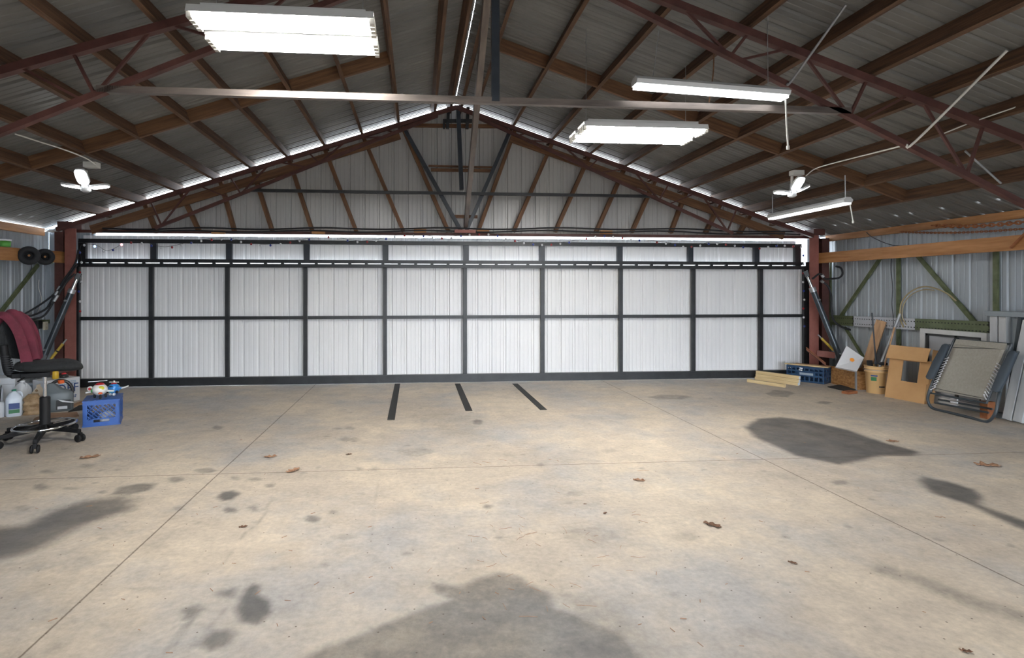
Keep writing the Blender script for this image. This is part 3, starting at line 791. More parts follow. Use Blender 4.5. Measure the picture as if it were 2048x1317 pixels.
# burgundy jacket over the backrest
vs = []; fs = []; ns, nt = 40, 34
prof = [(-.13, .05), (-.12, .17), (-.06, .262), (.02, .275), (.10, .245), (.18, .175), (.245, .07), (.285, -.06), (.315, -.175), (.325, -.215)]
pp = curve_pts([Vector((a * .66, 0, b)) for a, b in prof], 5); ns = len(pp)
for i, q in enumerate(pp):
    s_ = i / (ns - 1)
    for j in range(nt):
        t_ = j / (nt - 1); y_ = -.20 + .39 * t_
        fold = math.sin(t_ * 21 + 1.3 * s_ + .8 * math.sin(3 * s_)) * .034 * (.2 + s_) + math.sin(t_ * 31 + 5 * s_) * .013 * s_
        nxt = pp[min(i + 1, ns - 1)] - pp[max(i - 1, 0)]; nr = Vector((-nxt.z, 0, nxt.x)).normalized()
        sp = 1 + .12 * s_
        pt = q + nr * (.03 * s_ - fold * (1 if s_ > .12 else .3))
        hem = -.03 * math.sin(t_ * 9) * max(0, s_ - .85) * 6
        vs.append(pc + fr * (pt.x - .16 * t_ * s_ * (1 if t_ > .5 else .4)) + fd * (y_ * sp - .02 * math.sin(s_ * 5)) + z * (pt.z - .02 + hem - .05 * abs(t_ - .45) * 2 * (1 - s_)))
for i in range(ns - 1):
    for j in range(nt - 1): fs.append((i * nt + j, i * nt + j + 1, (i + 1) * nt + j + 1, (i + 1) * nt + j))
jk = MB().add(vs, fs, True).build('jacket', 'burgundy')
md = jk.modifiers.new('cloth', 'SOLIDIFY'); md.thickness = .012; md.offset = 0
md = jk.modifiers.new('sub', 'SUBSURF'); md.levels = 1; md.render_levels = 1
tag(jk, 'burgundy jacket draped over the backrest of the office chair', 'jacket')

fr, fd = fr0, fd0
# ------------------------------------------------------------------ blue milk crate with toys
A, B_, Cc = P(165, 856, Z=0), P(240, 849, Z=0), P(251, 834, Z=0)
ex = (B_ - A); wx = ex.length; ex.normalize(); ey = Vector((-ex.y, ex.x, 0)); wy = (Cc - B_).length
H = .285
t = thing('milk_crate', 'bright blue plastic crate turned over, two toys standing on it', 'crate', A + ex * wx / 2 + ey * wy / 2)
def crate_side(m, o, e, L, Hh, ez, th=.012, slot=True):
    zz = Vector((0, 0, 1))
    slab(m, o, e, zz, ez, 0, L, 0, .045, -th, 0); slab(m, o, e, zz, ez, 0, L, Hh - .05, Hh, -th, 0)
    slab(m, o, e, zz, ez, 0, .042, .045, Hh - .05, -th, 0); slab(m, o, e, zz, ez, L - .042, L, .045, Hh - .05, -th, 0)
    slab(m, o, e, zz, ez, -.002, L + .002, 0, .012, -th, .005); slab(m, o, e, zz, ez, -.002, L + .002, Hh - .012, Hh, -th, .005)
    slab(m, o, e, zz, ez, -.002, L + .002, Hh - .045, Hh - .038, -th, .004)
    # handle slot band at the bottom
    a0, a1 = L * .5 - .075, L * .5 + .075
    slab(m, o, e, zz, ez, .042, a0, .045, .075, -th, 0); slab(m, o, e, zz, ez, a1, L - .042, .045, .085, -th, 0)
    slab(m, o, e, zz, ez, a0 - .01, a1 + .01, .075, .088, -th, .004)
    # diagonal lattice
    x0, x1, y0, y1 = .042, L - .042, .075, Hh - .05
    for sg in (1, -1):
        for k in range(-8, 14):
            s0 = x0 + k * .042
            pts = []
            for tt in np.linspace(0, 1, 2):
                pts.append((s0 + sg * 0, 0))
            # clip the line x = s0 + sg*(y - y0) to the window
            ya, yb = y0, y1
            xa, xb = s0 + sg * (ya - y0), s0 + sg * (yb - y0)
            def clip(xa, ya, xb, yb):
                if (xa < x0 and xb < x0) or (xa > x1 and xb > x1): return None
                def at(xc): return ya + (yb - ya) * (xc - xa) / (xb - xa)
                P0, P1 = [xa, ya], [xb, yb]
                for Q in (P0, P1):
                    if Q[0] < x0: Q[1] = at(x0); Q[0] = x0
                    elif Q[0] > x1: Q[1] = at(x1); Q[0] = x1
                return P0, P1
            r = clip(xa, ya, xb, yb)
            if r and sg == -1 or (r and k % 2 == 0):
                p, q = r
                if abs(p[0] - q[0]) > .01:
                    m.bar(o + e * p[0] + zz * p[1] - ez * .006, o + e * q[0] + zz * q[1] - ez * .006, .008, .007, up=ez)
sides = [(A, ex, wx, -ey), (A + ex * wx, ey, wy, ex), (A + ex * wx + ey * wy, -ex, wx, ey), (A + ey * wy, -ey, wy, -ex)]
for o_, e_, L_, n_ in sides:
    m = MB(); crate_side(m, o_, e_, L_, H, n_); m.build('side_wall', 'blue_crate', t)
m = MB(); slab(m, A, ex, ey, z, 0, wx, 0, wy, H - .008, H + .001)
for k in range(5): slab(m, A, ex, ey, z, .05 + k * (wx - .1) / 4 - .006, .05 + k * (wx - .1) / 4 + .006, .02, wy - .02, H, H + .004)
m.build('top_panel', 'blue_crate', t)
wb = MB(); wc = A + ex * wx * .62 + ey * wy * .35
loft(wb, [(0, .075, .07, 0), (.06, .085, .08, .01), (.11, .07, .06, 0), (.14, .03, .03, 0)], wc + z * .002, RZ(20), ex=2.4)
o = wb.build('paper_bundle', 'carton_white'); tag(o, 'white bundle seen through the lattice inside the blue crate', 'bundle')
# toys (plain toy aircraft)
def toyframe(c, ang): R = Matrix.Rotation(ang, 3, 'Z'); return lambda x, y, zz: Vector(c) + R @ Vector((x, y, zz)), R
tc_ = P(199, 803, Z=H + .004); tc_ = A + ex * wx * .42 + ey * wy * .30 + z * (H + .005)
f, R = toyframe(tc_, -TH + .5)      # local -Y looks at the viewpoint and a bit to the door's far end
t = thing('toy_helicopter', 'white and red toy helicopter with a yellow window on the blue crate', 'toy', tc_)
m = MB(); m.ball(f(0, 0, .098), .08, 20, 14, (.98, 1.05, .82), R); m.build('body', 'toy_white', t)
MB().ball(f(0, .012, .125), .07, 18, 10, (.82, 1.0, .72), R).build('roof', 'toy_red', t)
MB().ball(f(.012, -.052, .112), .042, 16, 10, (.95, .66, .78), R).build('window', 'toy_yellow', t)
MB().ball(f(.012, -.084, .066), .018, 12, 8, (1.2, .8, .7), R).build('nose', 'orange_cap', t)
for s in (-1, 1):
    wg = MB(); wg.prism([f(s * .07, -.01, .07), f(s * .135, .01, .062), f(s * .14, .045, .062), f(s * .07, .04, .07)], (0, 0, .014)).build('wing', 'toy_white', t, bevel=.003)
MB().ball(f(-.095, .05, .105), .030, 12, 8, (1, .9, 1), R).build('tail_fan', 'toy_white', t)
MB().ball(f(-.097, .028, .107), .016, 10, 6, (1, .7, 1), R).build('tail_cap', 'toy_red', t)
MB().ball(f(-.074, -.03, .095), .018, 10, 6, (.5, 1, 1.3), R).build('side_light', 'toy_green', t)
for x_, y_ in ((-.05, .03), (.055, .03), (.012, -.065)):
    Rw = R @ Matrix.Rotation(math.pi / 2, 3, 'Y')
    MB().lathe([(.0001, -.011), (.020, -.011), (.024, -.004), (.024, .004), (.020, .011), (.0001, .011)], f(x_, y_, .024), Rw, n=14).build('wheel', 'rubber', t)
MB().bar(f(.012, -.05, .04), f(.012, -.062, .024), .022, .012).build('front_strut', 'toy_white', t)
MB().tube([f(0, .01, .16), f(0, .01, .19)], .006, 8).build('mast', 'black_plastic', t)
rt = MB(); rt.bar(f(-.11, .0, .192), f(.07, .02, .192), .022, .005).build('rotor', 'galvanised', t)
tc_ = A + ex * wx * .78 + ey * wy * .62 + z * (H + .005)
f, R = toyframe(tc_, -TH - .1)
t = thing('toy_plane', 'small round blue toy plane with white propeller on the blue crate', 'toy', tc_)
MB().ball(f(0, 0, .078), .062, 18, 12, (1.0, 1.05, .98), R).build('body', 'toy_blue', t)
MB().ball(f(0, -.045, .062), .030, 14, 8, (1.25, .75, .9), R).build('nose_panel', 'toy_cyan', t)
MB().ball(f(0, -.038, .104), .026, 12, 8, (1.3, .8, .55), R).build('visor', 'jug_dark', t)
for s in (-1, 1):
    wg = MB().prism([f(s * .05, -.03, .075), f(s * .105, -.02, .078), f(s * .11, .03, .078), f(s * .05, .03, .075)], (0, 0, .018)).build('wing', 'toy_blue', t, bevel=.004)
    MB().prism([f(s * .105, -.02, .078), f(s * .165, .0, .10), f(s * .16, .03, .10), f(s * .105, .03, .078)], (0, 0, .014)).build('wing_tip', 'toy_white', wg, bevel=.003)
    MB().ball(f(s * .022, -.03, .017), .017, 10, 8, (.9, 1.3, 1), R).build('foot', 'toy_white', t)
    MB().ball(f(s * .058, -.03, .045), .018, 10, 8, (.8, 1, 1), R).build('side_wheel', 'rubber', t)
MB().tube([f(0, 0, .13), f(0, 0, .168)], .011, 10).build('hub', 'toy_white', t)
MB().bar(f(-.055, 0, .152), f(.055, 0, .152), .02, .008).build('propeller', 'toy_white', t)
MB().ball(f(0, .0, .136), .03, 12, 6, (1, 1, .3), R).build('crown_ring', 'toy_red', t)

# ------------------------------------------------------------------ bottles, jugs and cartons by the left wall
def jug(name, label, cat, px, w, d, h, ang, body, cap, lab=None, handle=True, neck=.018):
    q = P(*px, Z=0); t = thing(name, label, cat, q); R = RZ(ang)
    m = MB(); loft(m, [(0, w * .44, d * .44, 0), (.012, w * .5, d * .5, 0), (h * .62, w * .5, d * .5, 0), (h * .70, w * .49, d * .47, 0), (h * .86, w * .28, d * .28, -.0), (h * .92, neck, neck, 0), (h * .955, neck, neck, 0)], q, R)
    m.build('body', body, t)
    MB().lathe([(neck * 1.25, h * .945), (neck * 1.3, h * .95), (neck * 1.3, h), (.0001, h)], q, n=18).build('cap', cap, t)
    if handle:
        pts = curve_pts([q + R @ Vector((w * .18, 0, h * .90)), q + R @ Vector((w * .40, 0, h * .87)), q + R @ Vector((w * .47, 0, h * .72)), q + R @ Vector((w * .44, 0, h * .58))], 5)
        MB().tube(pts, .012, 8).build('handle', body, t)
    if lab:
        m = MB(); m.box(q + R @ Vector((-.0, -d * .5 - .0005, h * .40)), (w * .62, .002, h * .22), R); m.build('label', lab[0], t)
        m = MB(); m.box(q + R @ Vector((-.0, -d * .5 - .0005, h * .20)), (w * .62, .002, h * .14), R); m.build('label', lab[1], t)
    return t
jug('jug', 'milky white jug with a green cap nearest the front of the clutter by the chair', 'jug', (28, 832), .165, .15, .315, 35, 'jug_milky', 'green_cap', ('label_blue', 'label_green'))
jug('jug', 'white jug with a handle standing behind the brown bag', 'jug', (45, 812), .18, .16, .33, -25, 'white_plastic', 'white_plastic', None, neck=.022)
q = P(-3, 835, Z=0); t = thing('can', 'white can with black marks at the frame edge beside the milky jug', 'can', q)
MB().lathe([(.058, 0), (.06, .004), (.06, .165), (.056, .172), (.05, .172), (.05, .180), (.0001, .180)], q, n=26).build('body', 'carton_white', t)
m = MB()
for a_, zc in ((-1.05, .135), (-1.05, .05)):
    m.box(q + Vector((.0595 * math.cos(a_), .0595 * math.sin(a_), zc)), (.006, .03, .022), RZ(math.degrees(a_)))
m.build('label', 'label_blue', t)
MB().tube([q + Vector((.0, .02, .18)), q + Vector((-.005, .05, .37))], .006, 8).build('spout_tube', 'black_plastic', t)
q = P(-3, 815, Z=0); t = thing('bottle', 'pale blue bottle half cut by the frame edge behind the white can', 'bottle', q)
MB().lathe([(.045, 0), (.048, .01), (.048, .22), (.03, .27), (.014, .29), (.014, .32), (.0001, .32)], q, n=22).build('body', 'jug_milky', t)
MB().lathe([(.016, .318), (.016, .345), (.0001, .345)], q, n=14).build('cap', 'yellow_plastic', t)
# brown bag
q = P(66, 828, Z=0); m = MB(); secs = []
for i in range(15):
    u_ = i / 14; zz = .24 * u_
    b = 1 + .06 * math.sin(u_ * 26); secs.append((zz, (.092 if u_ < .75 else .092 - .18 * (u_ - .75)) * b, (.095 if u_ < .75 else .095 - .26 * (u_ - .75)) * b, .006 * math.sin(u_ * 13)))
loft(m, secs, q, RZ(18), ex=3.2)
for i, v in enumerate(m.v): m.v[i] = v + Vector((random.uniform(-.006, .006), random.uniform(-.006, .006), random.uniform(-.004, .004) if v.z > .01 else 0))
o = m.build('bag', 'bag_brown', merge=True); tag(o, 'crumpled brown bag on the floor left of the chair post', 'bag')
# cream carton with gable top
q = P(77, 818, Z=0); t = thing('carton', 'cream carton with a gable top behind the brown bag', 'carton', q); R = RZ(12)
w_, h_ = .055, .21
MB().box(q + Vector((0, 0, h_ / 2)), (w_ * 2, w_ * 2, h_), R).build('body', 'cream', t)
m = MB(); vs = [q + R @ Vector(v) for v in ((-w_, -w_, h_), (w_, -w_, h_), (w_, w_, h_), (-w_, w_, h_), (0, -w_, h_ + .075), (0, w_, h_ + .075))]
m.add(vs, [(0, 1, 4), (1, 2, 5, 4), (2, 3, 5), (3, 0, 4, 5)])
m.box(q + Vector((0, 0, h_ + .085)), (.006, w_ * 2, .03), R); m.build('gable_top', 'cream', t)
MB().lathe([(.012, 0), (.016, .002), (.012, .004)], q + R @ Vector((0, -w_ - .001, h_ + .03)), R @ Matrix.Rotation(math.pi / 2, 3, 'X'), n=16).build('print', 'bag_brown', t)
# pale translucent tub
q = P(64, 806, Z=0); t = thing('tub', 'cloudy blue grey plastic tub behind the white jug', 'tub', q)
MB().lathe([(.075, 0), (.08, .004), (.10, .24), (.106, .245), (.106, .262), (.0001, .262)], q, n=28).build('body', 'tub_clear', t)
# dark grey oil jug with an arched handle and orange cap
q = P(119, 822, Z=0); t = thing('oil_jug', 'dark grey oil jug with orange cap beside the white carton', 'jug', q); R = RZ(24)
m = MB(); loft(m, [(0, .135, .072, 0), (.015, .145, .08, 0), (.22, .145, .08, 0), (.25, .13, .07, -.012), (.275, .085, .055, -.05), (.33, .055, .04, -.075), (.35, .03, .03, -.085)], q, R); m.build('body', 'jug_grey', t)
MB().tube(curve_pts([q + R @ Vector(v) for v in ((-.09, 0, .33), (-.02, 0, .375), (.07, 0, .36), (.125, 0, .29), (.135, 0, .21))], 6), .019, 10).build('handle', 'jug_dark', t)
MB().lathe([(.03, 0), (.034, .006), (.034, .04), (.0001, .042)], q + R @ Vector((.02, -.03, .345)), n=20).build('cap', 'orange_cap', t)
MB().box(q + R @ Vector((.05, -.082, .085)), (.15, .006, .12), R).build('label', 'jug_dark', t)
MB().box(q + R @ Vector((.04, -.086, .05)), (.10, .004, .035), R).build('label', 'carton_white', t)
m = MB(); m.prism([q + R @ Vector(v) for v in ((-.01, -.092, .155), (.15, -.094, .115), (.16, -.094, .10), (.04, -.092, .12))], R @ Vector((0, -.003, 0))); m.build('label', 'white_plastic', t)
# white carton reading DEF
a, b = P(90, 813, Z=0), P(160, 801, Z=0); e = (b - a); L_ = e.length; e.normalize(); nn_ = Vector((e.y, -e.x, 0)); hh = .325
t = thing('carton', 'white carton printed with large blue DEF by the door corner', 'carton', a + e * L_ / 2 - nn_ * .13)
m = MB(); slab(m, a, e, -nn_, z, 0, L_, 0, .27, 0, hh); m.build('box', 'carton_white', t, bevel=.004)
m = MB(); slab(m, a, e, -nn_, z, 0, L_, .131, .139, hh, hh + .001); m.build('tape', 'cream', t)
text('DEF', a + e * (L_ - .30) + z * .135 + nn_ * .001, e, z, .165, 'navy_ink', t)
m = MB()
for zz, x0, x1 in ((.255, .12, .05), (.245, .30, .16), (.275, .2, .05)):
    for k in range(6):
        xx = L_ - x0 + k * (x0 - x1) / 6
        slab(m, a, e, z, nn_, xx, xx + (x0 - x1) / 6 * .72, zz, zz + .009, 0, .0014)
slab(m, a, e, z, nn_, L_ - .34, L_ - .03, .235, .238, 0, .0014)
m.build('print', 'cyan_ink', t)
m = MB()
for zz, x0, x1 in ((.075, .24, .04), (.055, .18, .05)):
    for k in range(7):
        xx = L_ - x0 + k * (x0 - x1) / 7; slab(m, a, e, z, nn_, xx, xx + (x0 - x1) / 7 * .75, zz, zz + .014, 0, .0014)
m.build('print', 'navy_ink', t)
q0 = a + e * (L_ * .42) - nn_ * .10 + z * hh
t = thing('bottle', 'yellow bottle standing on the white carton under the chair seat', 'bottle', q0)
MB().lathe([(.035, 0), (.037, .004), (.037, .085), (.02, .115), (.012, .13), (.0001, .13)], q0, n=20).build('body', 'yellow_plastic', t)
MB().tube([q0 + z * .128, q0 + z * .155], .013, 10).build('cap', 'orange_cap', t)
q0 = a + e * (L_ * .68) - nn_ * .11 + z * hh
t = thing('spray_cap', 'small black cap with red and white rim on top of the white carton', 'cap', q0)
MB().lathe([(.05, 0), (.052, .004), (.05, .03), (.03, .045), (.0001, .047)], q0, n=20).build('body', 'jug_dark', t)
MB().lathe([(.03, .046), (.032, .055), (.02, .065), (.0001, .066)], q0, n=16).build('top', 'toy_red', t)
# long white foam box
a, b = P(-70, 812, Z=0), P(30, 806, Z=0); e = (b - a); L_ = e.length; e.normalize(); nn_ = Vector((e.y, -e.x, 0))
t = thing('foam_box', 'long white foam box with a lid behind the bottles', 'box', a + e * L_ / 2)
m = MB(); slab(m, a, e, -nn_, z, 0, L_, 0, .30, 0, .25); m.build('box', 'styrofoam', t, bevel=.006)
m = MB(); slab(m, a, e, -nn_, z, -.01, L_ + .01, -.01, .31, .252, .34); m.build('lid', 'styrofoam', t, bevel=.006)
# flattened cardboard, wood strip, dark mat
poly = [P(66, 843, Z=.002), P(158, 834, Z=.002), P(154, 826, Z=.002), P(98, 829, Z=.002), P(70, 838, Z=.002)]
o = MB().prism(poly, (0, 0, .012)).build('cardboard_sheet', 'cardboard_floor'); tag(o, 'flattened brown cardboard on the floor behind the chair post', 'cardboard')
poly = [P(48, 858, Z=.002), P(140, 853, Z=.002), P(136, 844.5, Z=.002), P(60, 847, Z=.002)]
o = MB().prism(poly, (0, 0, .006)).build('cardboard_sheet', 'cardboard_floor'); tag(o, 'thin brown cardboard lying inside the outline of the foot ring', 'cardboard')
p, q = P(134, 817, Z=.012), P(168, 803.5, Z=.012)
o = bar('wood_strip', p, q, .07, .02, 'wood_plank'); tag(o, 'thin tan wood strip on the floor between white carton and blue crate', 'board')
poly = [P(136, 825, Z=.001), P(166, 821, Z=.001), P(168, 811, Z=.001), P(158, 812, Z=.001)]
o = MB().prism(poly, (0, 0, .006)).build('rubber_mat', 'dark_mat'); tag(o, 'dark rubber mat on the floor just left of the blue crate', 'mat')

# ------------------------------------------------------------------ left wall fittings
XW = XL + .05
o = bar('wall_timber', P(-60, 503, X=-5.36), P(144, 516.5, X=-5.36), .05, .17, 'wood_orange'); tag(o, 'thick orange brown timber with two tyres hung on it', 'beam')
for k, (u, v, r, lab) in enumerate(((58, 511.5, .125, 'black small tyre hung on the timber, the one further from the door'), (90, 514, .115, 'black small tyre hung on the timber, the one nearer the door'))):
    c = P(u, v, X=-5.255); t = thing('tyre', lab, 'tyre', c, 'tyres on the left timber')
    d = Vector((.55, -.83, 0)).normalized(); R = frame_rot(d); R = Matrix((R.col[1], R.col[2], R.col[0])).transposed()
    w_ = .055
    MB().lathe([(r * .42, -w_ * .7), (r * .6, -w_), (r * .88, -w_ * .95), (r, -w_ * .55), (r * 1.02, 0), (r, w_ * .55), (r * .88, w_ * .95), (r * .6, w_), (r * .42, w_ * .7), (r * .42, -w_ * .7)], c, R, n=30).build('casing', 'rubber', t)
    m = MB(); m.tube([c + d * -.05 + Vector((0, 0, .0)), c + d * .05], .014, 10); m.build('hanger_peg', 'wood_orange', t)
q = P(10, 495.5, X=-5.36); t = thing('tub', 'small green tub with white lid on top of the timber', 'tub', q)
MB().lathe([(.055, 0), (.058, .003), (.066, .075), (.0001, .075)], q + z * .01, n=22).build('body', 'tub_green', t)
MB().lathe([(.069, .075), (.07, .078), (.07, .097), (.0001, .098)], q + z * .01, n=22).build('lid', 'white_plastic', t)
bar_l = [('green_post', (105, 523), (105, 690), .05, 'olive green steel post on the wall behind the hydraulic hoses'), ('green_brace', (76, 530), (-20, 652), .05, 'olive green brace slanting down from the tyres'),
         ('green_girt', (20, 645), (118, 643), .06, 'olive green girt carrying the ivory outlet')]
for nm, p, q, w_, lab in bar_l:
    o = bar(nm, P(*p, X=XW), P(*q, X=XW), .03, w_, 'green_steel', up=(0, 1, 0) if nm != 'green_girt' else (0, 0, 1)); tag(o, lab, 'steel strut')
q = P(91, 652, X=XW + .06); t = thing('outlet_box', 'ivory outlet plate on the green girt behind the chair', 'outlet', q)
MB().box(q, (.03, .085, .125)).build('plate', 'ivory', t, bevel=.004)
for dz in (-.025, .025): MB().box(q + Vector((.016, 0, dz)), (.003, .03, .034)).build('socket', 'cream', t)
q = P(76, 650, X=XW + .07); t = thing('power_adapter', 'black power adapter plugged in beside the ivory outlet', 'adapter', q)
MB().box(q, (.07, .10, .13)).build('body', 'jug_dark', t, bevel=.008)
MB().tube(curve_pts([q - z * .06, P(78, 672, X=XW + .06), P(76, 690, X=XW + .05), P(70, 700, X=XW + .04)], 5), .008, 6).build('cord', 'rubber', t)
o = rod('wire', curve_pts([P(78, 560, X=XW), P(77, 575, X=XW), P(83, 597, X=XW), P(80, 615, X=XW), P(74, 628, X=XW)], 5), .005, 'cord_white', n=6); tag(o, 'thin white wire hanging down the wall below the tyres', 'wire')
# hydraulic cylinder and hoses, left
def cylinder(pt, pb, label, sx):
    t = thing('hydraulic_cylinder', label, 'hydraulic cylinder', pb, 'door cylinders')
    d = (pt - pb); l = d.length; d.normalize()
    MB().tube([pb + d * .06, pb + d * (l * .80)], .044, 18).build('barrel', 'cyl_steel', t)
    MB().tube([pb + d * (l * .79), pb + d * (l * .84)], .05, 18).build('gland', 'galvanised', t)
    MB().tube([pb + d * (l * .84), pb + d * l], .022, 12).build('piston_rod', 'chrome', t)
    Rt = frame_rot(d)
    MB().box(pt, (.10, .06, .07), Rt).build('clevis', 'black_steel', t, bevel=.006); MB().box(pb, (.13, .06, .08), Rt).build('clevis', 'black_steel', t, bevel=.006)
    m = MB(); m.tube([pb + d * (l * .70) + Vector((0, -.04, 0)), pb + d * (l * .70) + Vector((0, -.075, 0))], .014, 8); m.tube([pb + d * .14 + Vector((0, -.04, 0)), pb + d * .14 + Vector((0, -.075, 0))], .014, 8)
    m.build('hose_port', 'galvanised', t)
    return t
cylinder(P(156, 553, Y=8.90), P(86, 718, Y=8.72), 'dark hydraulic cylinder leaning at the door corner behind the chair', -1)
HS = [[(157, 500), (150, 528), (128, 560), (112, 585), (80, 610), (45, 630), (20, 636)], [(154, 530), (140, 550), (122, 575), (105, 598), (92, 618), (62, 632), (30, 634)], [(150, 548), (132, 566), (108, 603), (90, 630), (70, 638), (45, 637)]]
for k, h in enumerate(HS):
    n_ = len(h); pts = curve_pts([P(u, v, Y=8.82 - .25 * i / n_ - .05 * k) for i, (u, v) in enumerate(h)], 6)
    t = thing('hydraulic_hose', ['black hydraulic hose by the chair side column, uppermost of three loops', 'black hydraulic hose by the chair side column, middle of three loops', 'black hydraulic hose by the chair side column, lowest of three loops'][k], 'hose', pts[-1], 'hoses at the left column')
    MB().tube(pts, .014, 8).build('hose', 'rubber', t)
    i0 = len(pts) // 2 - 3 - k
    MB().tube([pts[i0], pts[i0 + 1], pts[i0 + 2]], .020, 10).build('fitting', 'galvanised', t)
t = thing('safety_lever', 'yellow lever with steel tip leaning against the column behind the chair seat', 'lever', P(104, 714, Y=8.85))
MB().tube([P(102, 718, Y=8.85), P(126, 688, Y=8.88)], .02, 12).build('grip', 'yellow_paint', t)
MB().tube([P(126, 688, Y=8.88), P(133, 679, Y=8.89)], .011, 8).build('tip', 'galvanised', t)
MB().tube([P(114, 704, Y=8.857), P(115.5, 702, Y=8.859)], .022, 12).build('band', 'jug_dark', t)
# ================================================================== things along the lounger side
mat('crate_navy', (.014, .045, .105), .45, col2=(.02, .06, .13), nscale=9)
mat('osb', (.26, .115, .035), .75, col2=(.46, .24, .085), nscale=16, stretch=(1, 1, 2.2), bump=.2, lo=.38, hi=.62)
mat('pail', (.62, .40, .175), .42, col2=(.67, .44, .21), nscale=3)
mat('canvas', (.285, .265, .225), .85, col2=(.33, .31, .27), nscale=40, bump=.25, bscale=160)
mat('lounger_tube', (.030, .040, .048), .4)
mat('lounger_pad', (.042, .055, .070), .75, bump=.1)
mat('rusty', (.20, .065, .022), .8, col2=(.32, .12, .04), nscale=14, bump=.3)
mat('white_paint', (.50, .50, .49), .5, col2=(.60, .60, .59), nscale=7)
mat('board_white', (.58, .575, .58), .6)
mat('grey_panel', (.20, .23, .25), .5, col2=(.26, .29, .31), nscale=4)
mat('white_grey', (.42, .43, .44), .6, col2=(.54, .55, .55), nscale=5, stretch=(1, 1, .3))
mat('orange_spot', (.85, .30, .03), .5)
mat('leaf', (.30, .15, .085), .8, col2=(.42, .25, .15), nscale=20)
mat('leaf_dark', (.11, .050, .025), .8, col2=(.18, .09, .05), nscale=20)
mat('stake_end', (.55, .62, .68), .7, col2=(.66, .68, .68), nscale=20)
mat('pipe_grey', (.30, .31, .32), .4, metal=.4)
mat('hose_tan', (.33, .27, .15), .6)
mat('bulb_red', (.30, .012, .015), .3, coat=.4)
mat('bulb_blue', (.012, .030, .24), .3, coat=.4)
mat('bulb_white', (.62, .62, .64), .3, coat=.4)
mat('bulb_lit', (.2, .3, .9), .3, emit=(.25, .5, 1.0), estr=6)
mat('bulb_lit_red', (.9, .2, .2), .3, emit=(1.0, .25, .3), estr=6)

# ------------------------------------------------------------------ bundle of pale stakes
pn, pf = P(1597, 772, Z=0), P(1528, 762, Z=0)
d = (pf - pn).normalized(); sd = Vector((-d.y, d.x, 0)); 
if sd.x < 0: sd = -sd
W = .050
STK = [(-1.15, 0, -.10, .62, 'front stake lying loose'), (0, 0, 0, .72, 'bottom stake, front of the stack'), (1.05, 0, .02, .70, 'bottom stake, rear of the stack'),
       (.15, 1, -.01, .72, 'middle layer stake at the front'), (1.12, 1, .02, .68, 'middle layer stake at the rear'), (.62, 2, .0, .72, 'topmost stake')]
for a, lv, off, L_, lab in STK:
    b0 = pn + sd * (a * W) + d * off + z * (W / 2 + lv * W)
    if a < -1: b0 = P(1570, 772.5, Z=W / 2)
    t = thing('wooden_stake', f'pale wooden stake by the door, {lab}', 'wooden stake', b0, 'bundle of wooden stakes')
    bar('stake', b0, b0 + d * L_, W * .96, W * .96, 'wood_pale', t)
    if a >= 0: MB().box(b0 - d * .002, (.004, W * .8, W * .8), frame_rot(d)).build('end_mark', 'stake_end', t)
# ------------------------------------------------------------------ dark blue basket crate
a, b = P(1573, 760.5, Z=0), P(1648, 769.5, Z=0); e = (b - a); L_ = e.length; e.normalize(); nn_ = Vector((e.y, -e.x, 0))
if nn_.x > 0: nn_ = -nn_
H = .26; D_ = .27
t = thing('plastic_crate', 'dark blue open crate with a pale label behind the wooden stakes', 'crate', a + e * L_ / 2 - nn_ * D_ / 2)
def open_side(o_, e_, L2, n_, lab=False):
    m = MB()
    for z0, z1 in ((0, .03), (.095, .125), (.165, .19), (.225, H)): slab(m, o_, e_, z, n_, 0, L2, z0, z1, -.012, 0)
    k = max(2, int(L2 / .07))
    for i in range(k + 1):
        xx = i * (L2 - .02) / k; slab(m, o_, e_, z, n_, xx, xx + .02, 0, H, -.010, .002)
    slab(m, o_, e_, z, n_, L2 * .30, L2 * .78, .10, .17, -.011, .001)
    return m
for o_, e_, L2, n_ in ((a, e, L_, nn_), (a + e * L_, -nn_, D_, e), (a - nn_ * D_, e, L_, -nn_), (a, -nn_, D_, -e)):
    open_side(o_, e_, L2, n_).build('side_wall', 'crate_navy', t)
m = MB(); slab(m, a, e, -nn_, z, 0, L_, 0, D_, 0, .012); m.build('base', 'crate_navy', t)
m = MB(); slab(m, a, e, z, nn_, L_ * .36, L_ * .72, .118, .155, 0, .004); m.build('label', 'tub_clear', t)
m = MB()
for xx, zz in ((.36, .215), (.40, .212), (.34, .185), (.39, .18)): slab(m, a, e, z, nn_, L_ * xx, L_ * xx + .025, zz, zz + .02, 0, .004)
m.build('sticker', 'white_plastic', t)
for k, (p, q, w_, mt, lab) in enumerate(((a + z * (H + .012) - nn_ * .03 - e * .03, a + e * (L_ + .05) + z * (H + .012) - nn_ * .05, .06, 'wood_pale', 'thin pale lath lying along the rim of the dark blue crate'),
                                       (a + z * (H + .012) - nn_ * .15 + e * .08, a + e * (L_ + .03) + z * (H + .012) - nn_ * .20, .08, 'wood_plank', 'grey brown lath lying across the middle of the dark blue crate'))):
    o = bar('wood_lath', p, q, w_, .016, mt); tag(o, lab, 'lath')
p, q = P(1613, 701, Y=8.55), P(1652, 732, Y=8.35)
for k in range(4):
    dd = Vector((.02 * k, .03 * k, .012 * k)); o = rod('steel_rod', [p + dd, q + dd * .8], .007, 'rusty' if k % 2 else 'rust_steel', n=6)
    tag(o, f'{["front", "second", "third", "rear"][k]} thin rusty rod leaning from the door edge into the dark blue crate', 'rod', 'rusty rods')
